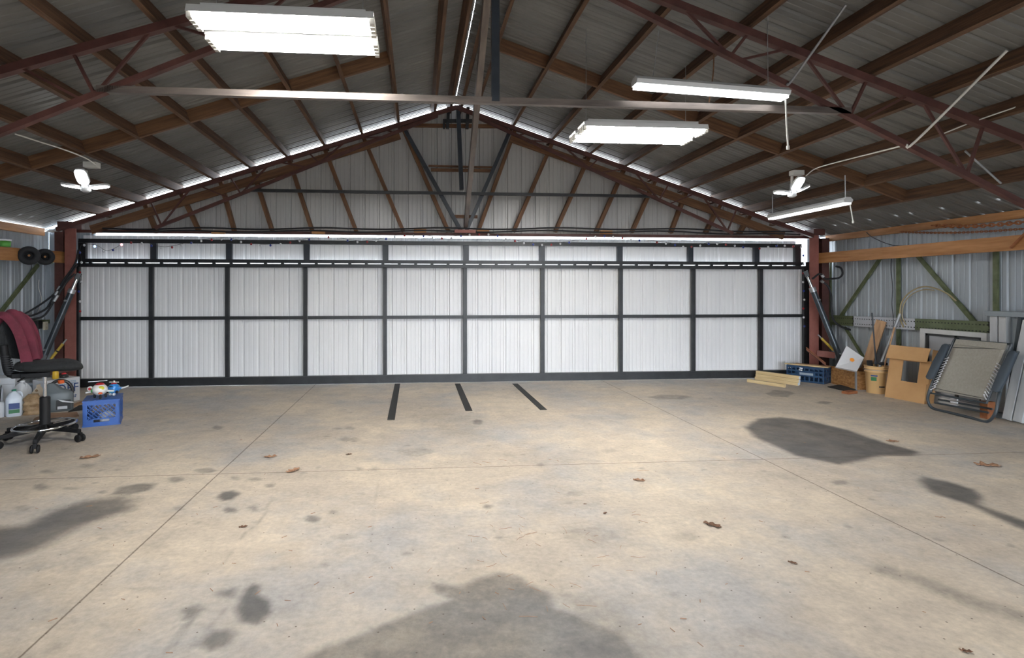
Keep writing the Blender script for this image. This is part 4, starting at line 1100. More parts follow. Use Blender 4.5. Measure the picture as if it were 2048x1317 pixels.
# ------------------------------------------------------------------ osb box, white board
k0, k1 = P(1711.5, 780, Z=0), P(1662, 767, Z=0); e = (k1 - k0); L_ = e.length; e.normalize(); g = Vector((e.y, -e.x, 0)); 
if g.x < 0: g = -g
H = .275; D_ = .34
t = thing('wooden_box', 'open box of orange brown chipboard holding the plank, beside the beige pail', 'box', k0 + e * L_ / 2 + g * D_ / 2)
m = MB(); slab(m, k0, e, z, g, 0, L_, 0, H, 0, .016); m.build('front_panel', 'osb', t)
m = MB(); slab(m, k0, e, z, g, 0, L_, 0, H, D_ - .016, D_); m.build('rear_panel', 'osb', t)
m = MB(); slab(m, k0, g, z, e, .016, D_ - .016, 0, H, 0, .016); m.build('side_panel', 'osb', t)
m = MB(); slab(m, k0, g, z, e, .016, D_ - .016, 0, H, L_ - .016, L_); m.build('side_panel', 'osb', t)
m = MB(); slab(m, k0, e, g, z, .016, L_ - .016, .016, D_ - .016, 0, .014); m.build('bottom_panel', 'osb', t)
m = MB(); slab(m, k0, e, z, g, -.004, .018, 0, H, -.004, 0); slab(m, k0, g, z, -e, 0, .018, 0, H, 0, .004); m.build('corner_strip', 'pipe_grey', t)
# thin dark board and scrap in front of the box
poly = [P(1655, 775, Z=.003), P(1680, 771, Z=.003), P(1712, 781, Z=.003), P(1690, 783, Z=.003)]
o = MB().prism(poly, (0, 0, .012)).build('scrap_sheet', 'dark_mat'); tag(o, 'thin dark sheet on the floor in front of the chipboard box', 'sheet')
o = bar('wood_scrap', P(1690, 786, Z=.02), P(1708, 784, Z=.02), .10, .035, 'rusty'); tag(o, 'short brown block on the floor in front of the chipboard box', 'wood scrap')
# white board: a thick square slab tilted on its corner, leaning on the box
c = [P(1693, 692, Y=8.18), P(1728, 716, Y=8.02), P(1714, 743, Y=7.90), P(1671.5, 734.5, Y=8.12)]
v1 = (c[1] - c[0]); v2 = (c[3] - c[0]); nrm = v1.cross(v2).normalized()
if nrm.y < 0: nrm = -nrm
t = thing('foam_board', 'white tilted board with an orange spot leaning on the chipboard box', 'board', c[2])
MB().prism(c, nrm * .05).build('board', 'board_white', t)
cc = (c[0] + c[1] + c[2] + c[3]) / 4 - nrm * .001 + (c[1] - c[3]).normalized() * .02 + z * .0
R = frame_rot(v1.normalized(), nrm); m = MB()
m.lathe([(.030, 0), (.0001, -.0015)], cc - nrm * .001, R, n=16); m.build('orange_spot', 'orange_spot', t)
# ------------------------------------------------------------------ beige pail with scrap rods
q = P(1754, 786, Z=0)
t = thing('pail', 'beige plastic pail full of rods between chipboard box and cardboard box', 'bucket', q)
Hb = .40; r0, r1 = .128, .150
prof = [(r0, 0), (r0 + .002, .004), (r0 + (r1 - r0) * .78, Hb * .76), (r1 + .006, Hb * .77), (r1 + .006, Hb * .80), (r1, Hb * .81), (r1 + .001, Hb * .88), (r1 + .008, Hb * .885), (r1 + .008, Hb * .915), (r1 + .003, Hb * .92), (r1 + .004, Hb * .97), (r1 + .011, Hb * .975), (r1 + .011, Hb), (r1 - .006, Hb), (r0 - .006, .02), (.0001, .02)]
MB().lathe(prof, q, n=36).build('body', 'pail', t)
def on_pail(ang, zz, w_, h_, material, nm):
    m = MB(); r = r0 + (r1 - r0) * zz / Hb + .0025; k = 5; vs = []
    for i in range(k + 1):
        a_ = ang + (i / k - .5) * w_ / r
        for dz in (-h_ / 2, h_ / 2): vs.append(q + Vector((r * math.cos(a_), r * math.sin(a_), zz + dz)))
    m.add(vs, [(2 * i, 2 * i + 2, 2 * i + 3, 2 * i + 1) for i in range(k)]); m.build(nm, material, t)
av = math.atan2(-q.y, -q.x)
on_pail(av - .25, .262, .085, .02, 'navy_ink', 'print'); on_pail(av - .28, .215, .07, .055, 'label_green', 'print'); on_pail(av + .45, .105, .075, .018, 'jug_dark', 'print'); on_pail(av - .45, .335, .05, .035, 'white_plastic', 'sticker')
MB().tube([q + Vector((math.cos(x) * (r1 + .016), math.sin(x) * (r1 + .016), Hb * .86 - .10 * math.sin((x - av - 1.57) * 1.0) ** 2 * 0)) for x in np.linspace(av - 1.5, av + 1.5, 16)], .003, 6).build('bail_wire', 'galvanised', t)
qc = q + z * .03
def leaning(name, u0, v0, X0, base, r, material, label, cat='rod', flat=None, n=10):
    top = P(u0, v0, X=X0); bt = q + Vector(base)
    if flat: o = bar(name, bt, top, flat[0], flat[1], material, up=(-1, -.3, 0))
    else: o = rod(name, [bt, top], r, material, n=n)
    return tag(o, label, cat)
leaning('metal_pipe', 1800, 628, 6.98, (-.075, .02, .05), .020, 'pipe_grey', 'grey metal pipe standing in the beige pail and leaning on the wall', 'pipe')
leaning('steel_bar', 1744, 626, 6.74, (.06, .05, .035), .010, 'blue_steel', 'thin dark bar standing upright in the beige pail', 'bar')
leaning('tool_handle', 1789, 655, 6.84, (-.05, -.075, .05), .011, 'wood_plank', 'short brown tool handle standing in the beige pail', 'handle')
m = MB(); p0 = q + Vector((-.07, .03, .10)); p1 = q + Vector((-.07, .055, .47))
Rp = frame_rot(p1 - p0); Rp = Matrix((Rp.col[1], Rp.col[2], Rp.col[0])).transposed(); lp = (p1 - p0).length
MB().lathe([(.03, 0), (.036, .0), (.036, lp), (.028, lp), (.028, .01), (.0001, .01)], p0, Rp, n=18).build('black_pipe', 'blank_black'); tag(bpy.data.objects['black_pipe'], 'fat black pipe end poking out of the beige pail', 'pipe')
o = MB().ball(q + Vector((.02, -.085, .435)), .06, 14, 8, (1.1, .8, .4)).build('round_plug', 'blank_black'); tag(o, 'round black plug lying on the rods in the beige pail', 'plug')
pt, pb = P(1763, 642, X=6.96), k0 + e * (L_ * .30) + g * .20 + z * .05
o = bar('wood_plank', pb, pt, .13, .03, 'wood_plank', up=(-1, -.6, 0)); tag(o, 'brown plank standing in the chipboard box and leaning on the wall', 'plank')
# ------------------------------------------------------------------ cardboard box with a window cut out
a, b = P(1767, 794, Z=0), P(1846, 809, Z=0); e = (b - a); L_ = e.length; e.normalize(); g = Vector((e.y, -e.x, 0))
if g.x < 0: g = -g
u2 = (z + g * .17).normalized(); g2 = (g - z * .17).normalized()
t = thing('cardboard_box', 'leaning cardboard box with a square window beside the folded lounger', 'box', a + e * L_ / 2 + g * .1)
o_ = a + g * .02; Hc = .60; Dp = .16
m = MB(); th = .006
slab(m, o_, e, u2, g2, 0, L_, 0, .26, 0, th)
slab(m, o_, e, u2, g2, 0.0, L_ * .36, .26, Hc, 0, th); slab(m, o_, e, u2, g2, L_ * .77, L_ * 1.04, .26, Hc - .03, 0, th); slab(m, o_, e, u2, g2, L_ * .36, L_ * .77, Hc - .06, Hc, 0, th)
m.build('front_panel', 'cardboard', t)
m = MB(); slab(m, o_, e, u2, g2, L_ - th, L_, 0, .26, 0, Dp); slab(m, o_, e, u2, g2, L_ * 1.04 - th, L_ * 1.04, .26, Hc - .03, 0, Dp * .7); m.build('side_panel', 'cardboard', t)
m = MB(); slab(m, o_, e, u2, g2, 0, th, 0, Hc, 0, Dp); m.build('side_panel', 'cardboard', t)
m = MB(); slab(m, o_, e, u2, g2, 0, L_, 0, th, .02, Dp); m.build('bottom_panel', 'cardboard', t)
# curled top flap
m = MB(); pr = []
for k in range(9):
    an = k / 8 * 1.1; pr.append((-.055 + .0 * k + .07 * (1 - math.cos(an)), Hc - .05 + .19 * k / 8))
sec = [o_ - e * .005 + u2 * yy + g2 * (xx) for xx, yy in pr] + [o_ - e * .005 + u2 * (yy - .004) + g2 * (xx + .008) for xx, yy in reversed(pr)]
m.prism(sec, e * (L_ * 1.02)); m.build('top_flap', 'cardboard', t)
m = MB(); slab(m, o_, e, u2, g2, L_ * 1.01, L_ * 1.015 + .004, Hc - .02, Hc + .13, 0.02, Dp); m.build('end_flap', 'cardboard', t)
# ------------------------------------------------------------------ folded lounger
b0, b1 = P(1864, 817, Z=.016), P(1978, 845, Z=.016)
ey_ = (b1 - b0); L_ = ey_.length; ey_.normalize()
T0, T1 = P(1913.5, 679, X=6.72), P(2014.5, 688, X=6.70)
B0, B1 = P(1867, 782, X=6.48), P(1967, 799.5, X=6.48)
t = thing('folding_lounger', 'folded grey lounger with dark padded arms leaning against the wall', 'lounge chair', (b0 + b1) / 2 - z * .016)
nrm = (T1 - T0).cross(B0 - T0).normalized()
if nrm.x > 0: nrm = -nrm
# sling: slightly sagging sheet
n_, k_ = 20, 12; vs = []; fs = []
for i in range(n_ + 1):
    for j in range(k_ + 1):
        s_, q_ = i / n_, j / k_
        p = T0.lerp(T1, q_).lerp(B0.lerp(B1, q_), s_)
        vs.append(p - nrm * .022 * math.sin(math.pi * s_) * math.sin(math.pi * q_))
for i in range(n_):
    for j in range(k_): fs.append((i * (k_ + 1) + j, i * (k_ + 1) + j + 1, (i + 1) * (k_ + 1) + j + 1, (i + 1) * (k_ + 1) + j))
sl = MB().add(vs, fs, True).build('sling', 'canvas', t); sl.modifiers.new('s', 'SOLIDIFY').thickness = .006
sw = T1 - T0; dn = (B0 - T0)
m = MB(); m.tube([T0 + dn * .16 + nrm * .004, T1 + (B1 - T1) * .10 + nrm * .004], .003, 6); m.build('seam', 'rubber', sl)
m = MB(); m.tube([B0 - dn * .05 + nrm * .004, B0.lerp(B1, .5) - dn * .03 + nrm * .004, B1 - dn * .02 + nrm * .004], .003, 6); m.build('seam', 'rubber', sl)
pl_ = MB(); pl_.prism([T0 + nrm * .008, T1 + nrm * .008, T1 + (B1 - T1) * .11 + nrm * .008, T0 + dn * .10 + nrm * .008], -nrm * .02); pl_.build('headrest_fold', 'canvas', sl)
# inner rails either side of the sling with lacing
sx = sw.normalized()
rails = []
for s, (ta, ba) in ((-1, (T0, B0)), (1, (T1, B1))):
    ta2, ba2 = ta + sx * s * .04, ba + sx * s * .04 + (ba - ta) * .06
    MB().tube([ta2 - nrm * .01, ba2 - nrm * .01], .013, 10).build('side_rail', 'lounger_tube', t)
    lm = MB()
    for k in range(12):
        f0 = .36 + .62 * k / 12
        p = ta.lerp(ba, f0); r = ta2.lerp(ba2, f0)
        lm.tube([p - sx * s * .012 + nrm * .006, r + nrm * .006 + dn * .012], .0055, 6)
        lm.ball(p - sx * s * .008 + nrm * .008, .010, 8, 5)
    lm.build('lacing', 'bulb_white', t)['kind'] = 'stuff'
MB().tube([T0 - sx * .04 - nrm * .01, T1 + sx * .04 - nrm * .01], .013, 10).build('top_rail', 'lounger_tube', t)
MB().tube([B0 - sx * .03 + dn * .05 - nrm * .01, B1 + sx * .03 + dn * .05 - nrm * .01], .012, 10).build('lower_rail', 'lounger_tube', t)
# floor loop: rounded U of tube going up both sides
r_ = .07
loop = curve_pts([P(1899, 690, X=6.74), P(1880, 730, X=6.62), P(1858, 785, X=6.47), P(1857, 806, X=6.43) , b0 + ey_ * .03, b0.lerp(b1, .35), b0.lerp(b1, .7), b1 - ey_ * .03, P(1990, 828, X=6.44), P(1998, 795, X=6.50), P(2010, 745, X=6.62), P(2022, 695, X=6.72)], 7)
MB().tube(loop, .0165, 10).build('floor_loop', 'lounger_tube', t)
p, q2 = P(1870, 806, X=6.55), P(1977, 826, X=6.55)
MB().tube([p, q2], .012, 10).build('cross_tube', 'lounger_tube', t); MB().tube([p + z * .04 + Vector((.05, 0, 0)), q2 + z * .04 + Vector((.05, 0, 0))], .012, 10).build('cross_tube', 'lounger_tube', t)
m = MB()
for k in range(3): m.bar(P(1902, 798 + 6 * k, X=6.56), P(1915, 800.5 + 6 * k, X=6.56), .02, .018)
m.build('clamp', 'bulb_white', t)
for (pa, pb_, lab) in (((1893, 689), (1857, 759), 0), ((2028, 703), (1990, 784), 1)):
    Pa, Pb = P(*pa, X=6.68), P(*pb_, X=6.44)
    dd = (Pb - Pa); ln = dd.length; dd.normalize(); Rr = frame_rot(dd, nrm)
    m = MB(); loft(m, [(-.0, .02, .012, 0), (.02, .045, .022, 0), (ln * .5, .055, .026, 0), (ln - .02, .045, .022, 0), (ln, .02, .012, 0)], Pa, Matrix((Rr.col[1], Rr.col[2], Rr.col[0])).transposed(), ex=3)
    ar = m.build('arm_pad', 'lounger_pad', t)
    MB().tube([Pa + sx * .03 - nrm * -.0 + Vector((.02, 0, 0)), Pb + sx * .03 + Vector((.03, 0, .0))], .012, 8).build('arm_tube', 'lounger_tube', ar)
for u, v in ((1877, 812), (1970, 812), (1968, 834)):
    pass
o = MB().box(P(1975, 829, X=6.68) + Vector((0, 0, 0)), (.10, .09, .20)).build('wood_block', 'rusty'); o.location.z = 0; tag(o, 'rusty brown block on the floor behind the lounger foot', 'block')
WM[o.name] = o.matrix_basis.copy()
# ------------------------------------------------------------------ white framed panel behind the lounger
A0, A1 = P(1843, 657, X=6.98), P(1977, 668, X=6.98)
ht = A0.z
t = thing('window_sash', 'white framed panel standing on the floor behind the folded lounger', 'window frame', Vector(((A0.x + A1.x) / 2, (A0.y + A1.y) / 2, 0)))
yy0, yy1 = A0.y, A1.y
m = MB(); m.box((6.98, (yy0 + yy1) / 2, ht - .03), (.05, yy0 - yy1, .06)); m.build('top_rail', 'white_paint', t)
m = MB(); m.box((6.98, (yy0 + yy1) / 2, .04), (.05, yy0 - yy1, .08)); m.build('bottom_rail', 'white_paint', t)
for y_ in (yy0 - .035, yy1 + .035): MB().box((6.98, y_, ht / 2), (.05, .07, ht - .12)).build('stile', 'white_paint', t)
m = MB(); 
for y_ in (yy0 - .085, (yy0 + yy1) / 2 - .05, yy1 + .085): m.box((6.985, y_, ht / 2), (.03, .035, ht - .12))
m.box((6.985, (yy0 + yy1) / 2, ht - .075), (.03, yy0 - yy1 - .14, .03)); m.build('gasket', 'jug_dark', t)
MB().box((7.0, (yy0 + yy1) / 2, ht / 2), (.008, yy0 - yy1 - .14, ht - .13)).build('pane', mat('sash_pane', (.36, .37, .39), .4), t)
# ------------------------------------------------------------------ metal rack with white boards at the frame edge
ptop = P(1978, 627, X=6.90)
Zt = ptop.z; Y0 = ptop.y; Y1 = 5.25
t = thing('metal_rack', 'grey metal rack holding white boards at the far right edge', 'rack', (6.85, (Y0 + Y1) / 2, 0))
MB().box((6.94, (Y0 + Y1) / 2 , Zt), (.20, Y0 - Y1, .06)).build('top_plate', 'grey_panel', t, bevel=.004)
MB().box((6.93, (Y0 - .12 + Y1) / 2, .03), (.22, Y0 - .12 - Y1, .06)).build('bottom_plate', 'grey_panel', t, bevel=.004)
yy = P(2040, 700, X=6.84).y
p = P(2043, 640, X=6.85); q2 = P(2012, 832, X=6.85); q2.z = max(q2.z, .06)
MB().bar((6.85, p.y, Zt - .03), (6.85, q2.y - .02, .06), .04, .045, up=(1, 0, 0)).build('post', 'lounger_tube', t)
yg0, yg1 = P(2014, 660, X=6.80).y, P(2038, 660, X=6.80).y
MB().box((6.92, (yg0 + yg1) / 2 - .02, Zt / 2), (.02, abs(yg0 - yg1) + .10, Zt - .1)).build('side_sheet', 'grey_panel', t)
for k, (u0, u1, lab) in enumerate(((1979, 1994.5, 'narrow white board in the metal rack, the one nearest the framed panel'), (1996.5, 2013, 'narrow white board in the metal rack, second from the framed panel'))):
    y0_, y1_ = P(u0, 660, X=6.89).y, P(u1, 660, X=6.89).y
    o = MB().box((6.92, (y0_ + y1_) / 2, .06 + (Zt - .09) / 2), (.07, abs(y0_ - y1_) - .006, Zt - .092)).build('white_board', 'white_grey', bevel=.008); tag(o, lab, 'board', 'white boards in the rack')
for k, (ya, lab) in enumerate(((P(2034, 760, X=6.79).y, 'tall white grey board leaning on the front of the rack, left of two'), (P(2056, 760, X=6.79).y, 'tall white grey board leaning on the front of the rack, right of two'))):
    o = MB().bar((6.75, ya + .07, .022), (6.815, ya - .10, Zt - .06), .10, .03, up=(-1, 0, 0)).build('white_board', 'white_grey', bevel=.005); tag(o, lab, 'board', 'white boards in front of the rack')

# ================================================================== right wall fittings
XW = XR - .05
tm = [P(1625, 517.5, X=XW - .06), P(2090, 482, X=XW - .06)]
d_ = (tm[1] - tm[0]); tm[1] = tm[0] + d_ * 1.0
zc = 1.83
zA = tm[0].z
o = bar('wall_timber', (6.80, 9.13, P(1630, 517.5, X=6.78).z), (6.80, 4.3, P(2040, 485.5, X=6.78).z), .05, .17, 'wood_orange'); tag(o, 'thick orange brown timber along the wall above the green struts', 'beam')
GS = [('green_post', (1797, 505), (1797, 770), .055, (0, 1, 0), 'olive green post on the wall behind the grey pipe'), ('green_post', (1992, 490), (1992, 700), .06, (0, 1, 0), 'olive green post above the metal rack'),
      ('green_post', (1661, 520), (1661, 655), .03, (0, 1, 0), 'thin olive green post beside the hose loop near the column'),
      ('green_brace', (1764, 512), (1681, 634), .05, (0, 1, 0), 'olive green brace slanting down towards the door column'), ('green_brace', (1832, 508), (1955, 652), .055, (0, 1, 0), 'olive green brace slanting down towards the metal rack'),
      ('green_brace', (1690, 655), (1745, 745), .04, (0, 1, 0), 'short olive green brace behind the white board')]
for nm, p, q2, w_, up_, lab in GS:
    o = bar(nm, P(*p, X=XW + .01), P(*q2, X=XW + .01), .025, w_, 'green_steel', up=up_); tag(o, lab, 'steel strut')
# perforated girt: two flanges with slots, middle length bare white
g0, g1 = P(1655, 640, X=XW - .03), P(1980, 657, X=XW - .03)
t = thing('perforated_girt', 'long perforated steel girt, green at both ends and white in the middle', 'steel strut', (g0 + g1) / 2)
gx = (g1 - g0); gl = gx.length; gx.normalize(); gz = Vector((0, 0, 1)); gn = Vector((-1, 0, 0))
def girt(s0, s1, material, nm):
    m = MB(); st = .047
    n_ = max(1, int((s1 - s0) / st))
    for rowz in (-.075, .008):       # two slotted webs
        for k in range(n_):
            x0 = s0 + k * st
            slab(m, g0, gx, gz, gn, x0, x0 + st * .55, rowz, rowz + .067, -.004, 0)
            slab(m, g0, gx, gz, gn, x0 + st * .55, x0 + st, rowz, rowz + .024, -.004, 0); slab(m, g0, gx, gz, gn, x0 + st * .55, x0 + st, rowz + .038, rowz + .067, -.004, 0)
    slab(m, g0, gx, gz, gn, s0, s0 + n_ * st, -.081, -.075, -.03, .004); slab(m, g0, gx, gz, gn, s0, s0 + n_ * st, .075, .081, -.03, .004); slab(m, g0, gx, gz, gn, s0, s0 + n_ * st, -.008, .008, -.03, -.004)
    m.build(nm, material, t)
mat('girt_white', (.50, .52, .56), .45); mat('girt_green', (.085, .105, .05), .5, col2=(.13, .155, .085), nscale=7)
sA = (P(1707, 640, X=XW - .03) - g0).length; sB = (P(1830, 650, X=XW - .03) - g0).length
m = MB(); slab(m, g0, gx, gz, gn, 0, gl, -.074, .074, -.032, -.028); m.build('back_plate', 'jug_dark', t)  # dark colour stands in for the shade inside the channel
girt(0, sA, 'girt_green', 'green_length'); girt(sA, sB, 'girt_white', 'white_length'); girt(sB, gl, 'girt_green', 'green_length')
# loops of hose, cable and the rusty chain
o = rod('tan_hose', curve_pts([P(u, v, X=XW - .062) for u, v in ((1807, 655), (1800, 635), (1803, 606), (1820, 585), (1845, 574), (1870, 577), (1895, 588), (1912, 602))], 6), .010, 'hose_tan', n=8); tag(o, 'tan hose bent in an arch on the wall between the green struts', 'hose')
o = rod('tan_hose', curve_pts([P(u, v, X=XW - .062) for u, v in ((1812, 650), (1804, 632), (1808, 608), (1824, 589), (1847, 580), (1868, 581))], 6), .007, 'hose_tan', n=8); tag(o, 'thinner tan hose nested inside the arched hose on the wall', 'hose')
o = rod('cable', curve_pts([P(u, v, X=XW - .03) for u, v in ((1783, 518), (1782, 540), (1785, 575), (1784, 610), (1787, 645), (1783, 680))], 6), .006, 'blue_steel', n=6); tag(o, 'thin dark cable hanging down the wall beside the green post', 'cable')
o = rod('cable', curve_pts([P(u, v, X=XW - .08) for u, v in ((1733, 465), (1745, 475), (1775, 488), (1800, 492), (1830, 490))], 6), .006, 'jug_dark', n=6); tag(o, 'thin dark cable sagging onto the top of the wall timber', 'cable')
def chain(pts, r, label):
    pts = [Vector(p) for p in pts]; L_ = (pts[-1] - pts[0]).length; n_ = min(95, int(L_ / (r * 5.2)))
    d = (pts[-1] - pts[0]).normalized(); m = MB(); t = None
    for k in range(n_):
        f0 = (k + .5) / n_; c = pts[0].lerp(pts[-1], f0) - z * .03 * math.sin(math.pi * f0)
        s_ = z if k % 2 else Vector((-d.y, d.x, 0)); ring_ = []
        for a_ in range(10):
            an = 2 * math.pi * a_ / 10; ring_.append(c + d * (r * 3.6 * math.cos(an)) + s_ * (r * 2.0 * math.sin(an)))
        m.tube(ring_, r, 6, closed=True)
    return tag(m.build('chain', 'rusty'), label, 'chain')
chain([P(1865, 451, X=6.92), P(2060, 443, X=6.92)], .0095, 'thick rusty chain strung below the eave timber')
chain([P(1800, 464, X=6.98), P(2060, 457, X=6.98)], .0055, 'thin rusty chain strung just under the thick chain')
o = MB().bar(P(2022, 496, X=6.755), P(2062, 456, X=6.755), .03, .02).build('rusty_hook', 'rusty'); tag(o, 'rusty bar slanting across the end of the wall timber', 'bar')
# hydraulic cylinder on the lounger side, hoses, lever
cylinder(P(1613, 548, Y=8.86), P(1683, 724, Y=8.60), 'dark hydraulic cylinder leaning at the door corner behind the white board', 1)
hz = [[(1625, 558), (1640, 548), (1650, 558), (1662, 558), (1678, 556), (1685, 548), (1682, 537), (1672, 533)], [(1642, 562), (1655, 572), (1662, 590), (1663, 620), (1668, 642), (1685, 655), (1708, 663), (1722, 678), (1715, 697), (1697, 712)]]
for k, h in enumerate(hz):
    pts = curve_pts([P(u, v, Y=8.80 - .01 * i) for i, (u, v) in enumerate(h)], 6)
    t = thing('hydraulic_hose', ['short black hose loop beside the lounger side column', 'long black hose looping down behind the white board'][k], 'hose', pts[-1], 'hoses at the right column')
    MB().tube(pts, .016, 8).build('hose', 'rubber', t)
    MB().tube(pts[8:11] if k == 0 else pts[0:3], .024, 10).build('fitting', 'galvanised', t)
t = thing('safety_lever', 'yellow lever with steel tip on the column beside the dark blue crate', 'lever', P(1665, 703, Y=8.7))
MB().tube([P(1667, 701, Y=8.78), P(1643, 677, Y=8.82)], .02, 12).build('grip', 'yellow_paint', t)
MB().tube([P(1643, 677, Y=8.82), P(1636, 670, Y=8.83)], .011, 8).build('tip', 'galvanised', t)
o = bar('steel_stub', P(1634, 707, Y=8.95), P(1670, 711, Y=8.80), .08, .10, 'red_primer'); tag(o, 'short red steel stub carrying the cylinder foot at the column', 'steel stub')
o = bar('steel_stub', P(150, 735, Y=8.95) , P(78, 747, Y=8.70), .08, .10, 'rust_steel'); tag(o, 'short rusty steel stub carrying the cylinder foot behind the chair', 'steel stub')

# ================================================================== along the header: hoses, cleats, string of coloured bulbs
YH = 9.01
def along(y0, sag, off, x0=205, x1=1600):
    pts = []; us = np.linspace(x0, x1, 60)
    for u in us:
        e_ = 8 * max(0, (u - 1150) / 450) ** 2 + 0 * max(0, (350 - u) / 150)
        pts.append(P(u, y0 + e_ + sag * math.sin(u / 38.0 + off) , Y=YH - .01 * off))
    return pts
for k, (y0, sag, off) in enumerate(((457.5, 1.6, 0.4), (463, 1.8, 1.2))):
    o = rod('hydraulic_line', along(y0, sag, off), .0125, 'rubber', n=8); tag(o, ['black hydraulic line along the door header, upper of the pair', 'black hydraulic line along the door header, lower of the pair'][k], 'hose', 'hydraulic lines on the header')
CL = [(437, 465), (637, 464.5), (840, 462), (966, 462.5), (1212, 465)]
for k, (u, v) in enumerate(CL):
    o = MB().box(P(u, v, Y=YH + .05), (.20, .05, .055)).build('wood_cleat', 'wood_orange'); tag(o, f'orange brown wood cleat on the door header, {["first", "second", "third", "fourth", "fifth"][k]} from the office chair side', 'wood cleat', 'header cleats')
o = MB().box(P(930, 463, Y=9.0), (.34, .04, .05)).build('header_plate', 'red_primer'); tag(o, 'red steel plate on the header where the V braces meet', 'plate')
# string lights
t = thing('string_lights', 'string of small red, white and blue bulbs draped around the hangar door', 'string lights', P(900, 486, Y=9.0))
path = [(160, 640), (161, 612), (158, 585), (163, 560), (160, 540), (163, 522), (160, 503), (163, 490), (175, 488), (196, 492), (214, 502), (238, 492), (252, 483), (290, 485), (310, 491), (330, 494), (355, 490), (380, 484), (415, 478), (455, 476), (480, 481), (505, 486), (530, 489), (560, 486), (590, 481), (625, 476), (660, 472), (690, 478), (720, 482), (745, 480), (770, 476), (800, 470), (840, 470), (870, 473), (900, 474), (940, 467), (985, 467), (1000, 472), (1030, 480), (1060, 486), (1090, 488), (1115, 486), (1150, 481), (1200, 470), (1250, 475), (1300, 481), (1340, 486), (1370, 492), (1400, 489), (1420, 485), (1460, 488), (1490, 493), (1510, 496), (1535, 492), (1560, 489), (1590, 491), (1603, 492), (1606, 510), (1607, 535), (1605, 560), (1608, 590), (1606, 620), (1608, 650), (1607, 668)]
pts = curve_pts([P(u, v, Y=9.04) for u, v in path], 4)
MB().tube(pts, .0028, 5).build('wire', 'jug_dark', t)
acc = 0; last = pts[0]; n_ = 0; step = sum((pts[i + 1] - pts[i]).length for i in range(len(pts) - 1)) / 96
protos = {}
cols = ['bulb_red', 'bulb_white', 'bulb_blue', 'bulb_white']
for i in range(1, len(pts)):
    seg = pts[i] - last
    while acc + (pts[i] - last).length >= step and n_ < 95:
        dd = pts[i] - last; k = (step - acc) / dd.length; last = last + dd * k; acc = 0
        mt = cols[n_ % 4]
        if n_ in (8,): mt = 'bulb_lit'
        if n_ in (11,): mt = 'bulb_lit_red'
        hang = Vector((random.uniform(-.006, .006), random.uniform(-.012, .0), -.022))
        if mt not in protos:
            b_ = MB().ball((0, 0, 0), .017, 10, 7, (1, 1, 1.15)).build('bulb', mt, None, recenter=False); protos[mt] = b_.data
        else:
            b_ = bpy.data.objects.new('bulb', protos[mt]); C.objects.link(b_)
        setw(b_, Matrix.Translation(last + hang), t); n_ += 1
    acc += (pts[i] - last).length; last = pts[i]

# ================================================================== thin pipes and cables under the roof
def thin(name, pix, r, material, label, cat):
    o = rod(name, curve_pts([P(u, v, Y=y) for u, v, y in pix], 5) if len(pix) > 2 else [P(u, v, Y=y) for u, v, y in pix], r, material, n=6); tag(o, label, cat); return o
thin('conduit', [(1692, 10, 3.98), (1586, 158, 4.46), (1574, 168, 4.50)], .010, 'pipe_grey', 'thin grey rod slanting from the roof to the near truss above the LED shop light', 'rod')
thin('conduit', [(2014, 101, 3.80), (1832, 282, 4.46), (1812, 290, 4.52)], .011, 'cord_white', 'pale conduit slanting from the roof to the near truss at the lounger side', 'conduit')
thin('cable', [(1812, 290, 4.58), (1740, 308, 5.1), (1680, 323, 5.7), (1632, 337, 6.3), (1612, 352, 6.48)], .007, 'cord_white', 'white cable running along a purlin to the lounger side garage lamp', 'cable')
thin('cable', [(2060, 205, 4.25), (1980, 232, 4.45), (1930, 250, 4.6), (1880, 270, 4.75)], .006, 'cord_white', 'white cable running along the roof beyond the near truss to the pale conduit', 'cable')
thin('conduit', [(1930, 302, 4.62), (2002, 367, 4.60)], .009, 'pipe_grey', 'short grey rod hanging beside the near truss over the lounger', 'rod')
thin('cable', [(30, 268, 5.7), (80, 284, 5.9), (130, 300, 6.1), (170, 316, 6.3), (192, 330, 6.45)], .007, 'cord_white', 'white cable running along a purlin to the chair side garage lamp', 'cable')
thin('pull_cord', [(1428, 108, 4.6), (1426, 150, 4.6), (1418, 205, 4.6)], .006, 'wood_stud', 'thin brown cord hanging from the near truss left of the LED shop light', 'cord')

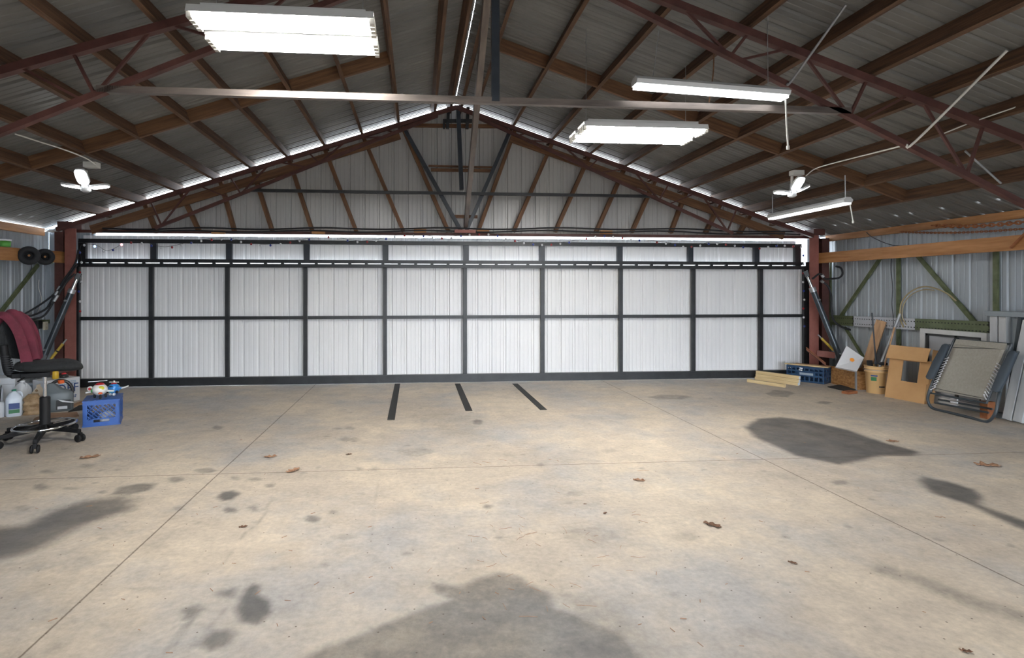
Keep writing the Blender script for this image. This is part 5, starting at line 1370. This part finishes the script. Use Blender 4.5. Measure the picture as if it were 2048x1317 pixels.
# ================================================================== floor: strips, leaves, twigs
for k, (p, q2, w_, lab) in enumerate((((795, 768), (782, 840), .085, 'first dark flat strip on the floor counted from the office chair'), ((915, 768), (938, 822), .085, 'middle dark flat strip on the floor in front of the door'), ((1030, 768), (1087, 820), .085, 'third dark flat strip on the floor, nearest the lounger'))):
    o = bar('floor_strip', P(*p, Z=.004), P(*q2, Z=.004), w_, .006, 'dark_mat'); tag(o, lab, 'strip', 'dark strips on the floor')
def leaf(c, size, ang, material, label):
    """curled dry oak leaf: lobed outline, cupped and crumpled, with a stalk"""
    m = MB(); outline = []
    nl_ = 7
    for k in range(nl_ * 4):
        a = 2 * math.pi * k / (nl_ * 4); lobe = .66 + .34 * math.cos(nl_ * a)
        outline.append((size * .5 * math.cos(a) * (.8 + .2 * lobe), size * .30 * math.sin(a) * lobe))
    R = Matrix.Rotation(ang, 3, 'Z'); vs = []
    rs = random.Random(int(ang * 100) + int(size * 1000))
    rings = (0.0001, .4, .75, 1.0)
    for f0 in rings:
        for x_, y_ in outline:
            r = math.hypot(x_ / size, y_ / size) * f0
            h = .004 + size * (.13 * (y_ * f0 / size) ** 2 * 4 + .12 * r * r + rs.uniform(-.02, .06) * f0)
            vs.append(Vector(c) + R @ Vector((x_ * f0, y_ * f0, h)))
    n_ = len(outline); fs = [(i * n_ + k, i * n_ + (k + 1) % n_, (i + 1) * n_ + (k + 1) % n_, (i + 1) * n_ + k) for i in range(3) for k in range(n_)]
    m.add(vs, fs, True); o = m.build('dry_leaf', material, None)
    o.modifiers.new('s', 'SOLIDIFY').thickness = .0012
    tag(o, label, 'leaf', 'dry leaves on the floor'); return o
LV = [((180, 916), .17, .5, 'leaf', 'dry leaf on the floor in front of the office chair'), ((541, 915), .12, .2, 'leaf', 'dry leaf on the floor just above the cross joint, left of the orange stain'),
      ((586, 943), .14, .9, 'leaf', 'dry leaf lying on the cross joint left of centre'), ((698, 910), .06, .3, 'leaf_dark', 'tiny dark red leaf on the floor left of centre'),
      ((1278, 962), .10, -.4, 'leaf', 'dry leaf just below the cross joint right of centre'), ((1785, 884), .12, -.3, 'leaf', 'dry leaf above the tip of the largest oil stain'),
      ((1975, 932), .20, -.3, 'leaf', 'large dry leaf below the folded lounger'), ((1425, 1052), .12, -.9, 'leaf_dark', 'dry leaf pair on the open floor right of centre'),
      ((486, 1055), .055, .3, 'leaf_dark', 'tiny dark leaf on the floor below the small round oil stain'), ((1585, 1127), .05, -.7, 'leaf_dark', 'narrow dark leaf fragment on the near floor, right of centre'),
      ((1932, 1305), .05, -.4, 'leaf_dark', 'dark leaf fragment at the bottom right corner of the floor'), ((1210, 1028), .04, .8, 'leaf_dark', 'crumbled leaf bit among the twigs on the floor'), ((1170, 1010), .025, .1, 'leaf_dark', 'smallest leaf bit among the twigs on the floor')]
for (u, v), s_, a_, mt, lab in LV:
    leaf(P(u, v, Z=0), s_, a_, mt, lab)
m = MB(); rs = random.Random(3)
for k in range(46):
    u, v = rs.gauss(1060, 110), rs.gauss(1085, 75)
    if not 900 < v < 1300: continue
    c = P(u, v, Z=.003); an = rs.uniform(0, 6.3); l = rs.uniform(.015, .05); cv = rs.uniform(-.3, .3)
    d1 = Vector((math.cos(an), math.sin(an), 0)); d2 = Vector((-d1.y, d1.x, 0))
    m.tube([c - d1 * l, c + d2 * l * cv, c + d1 * l], .0010, 4)
for k in range(60):
    u, v = rs.uniform(60, 2000), rs.uniform(870, 1310); c = P(u, v, Z=.002); an = rs.uniform(0, 6.3); l = rs.uniform(.006, .02)
    d1 = Vector((math.cos(an), math.sin(an), 0)); m.tube([c - d1 * l, c + d1 * l], .0016, 4)
o = m.build('twig_litter', 'leaf'); tag(o, 'scattered twigs and crumbs of leaf over the concrete floor', 'litter', kind='stuff')
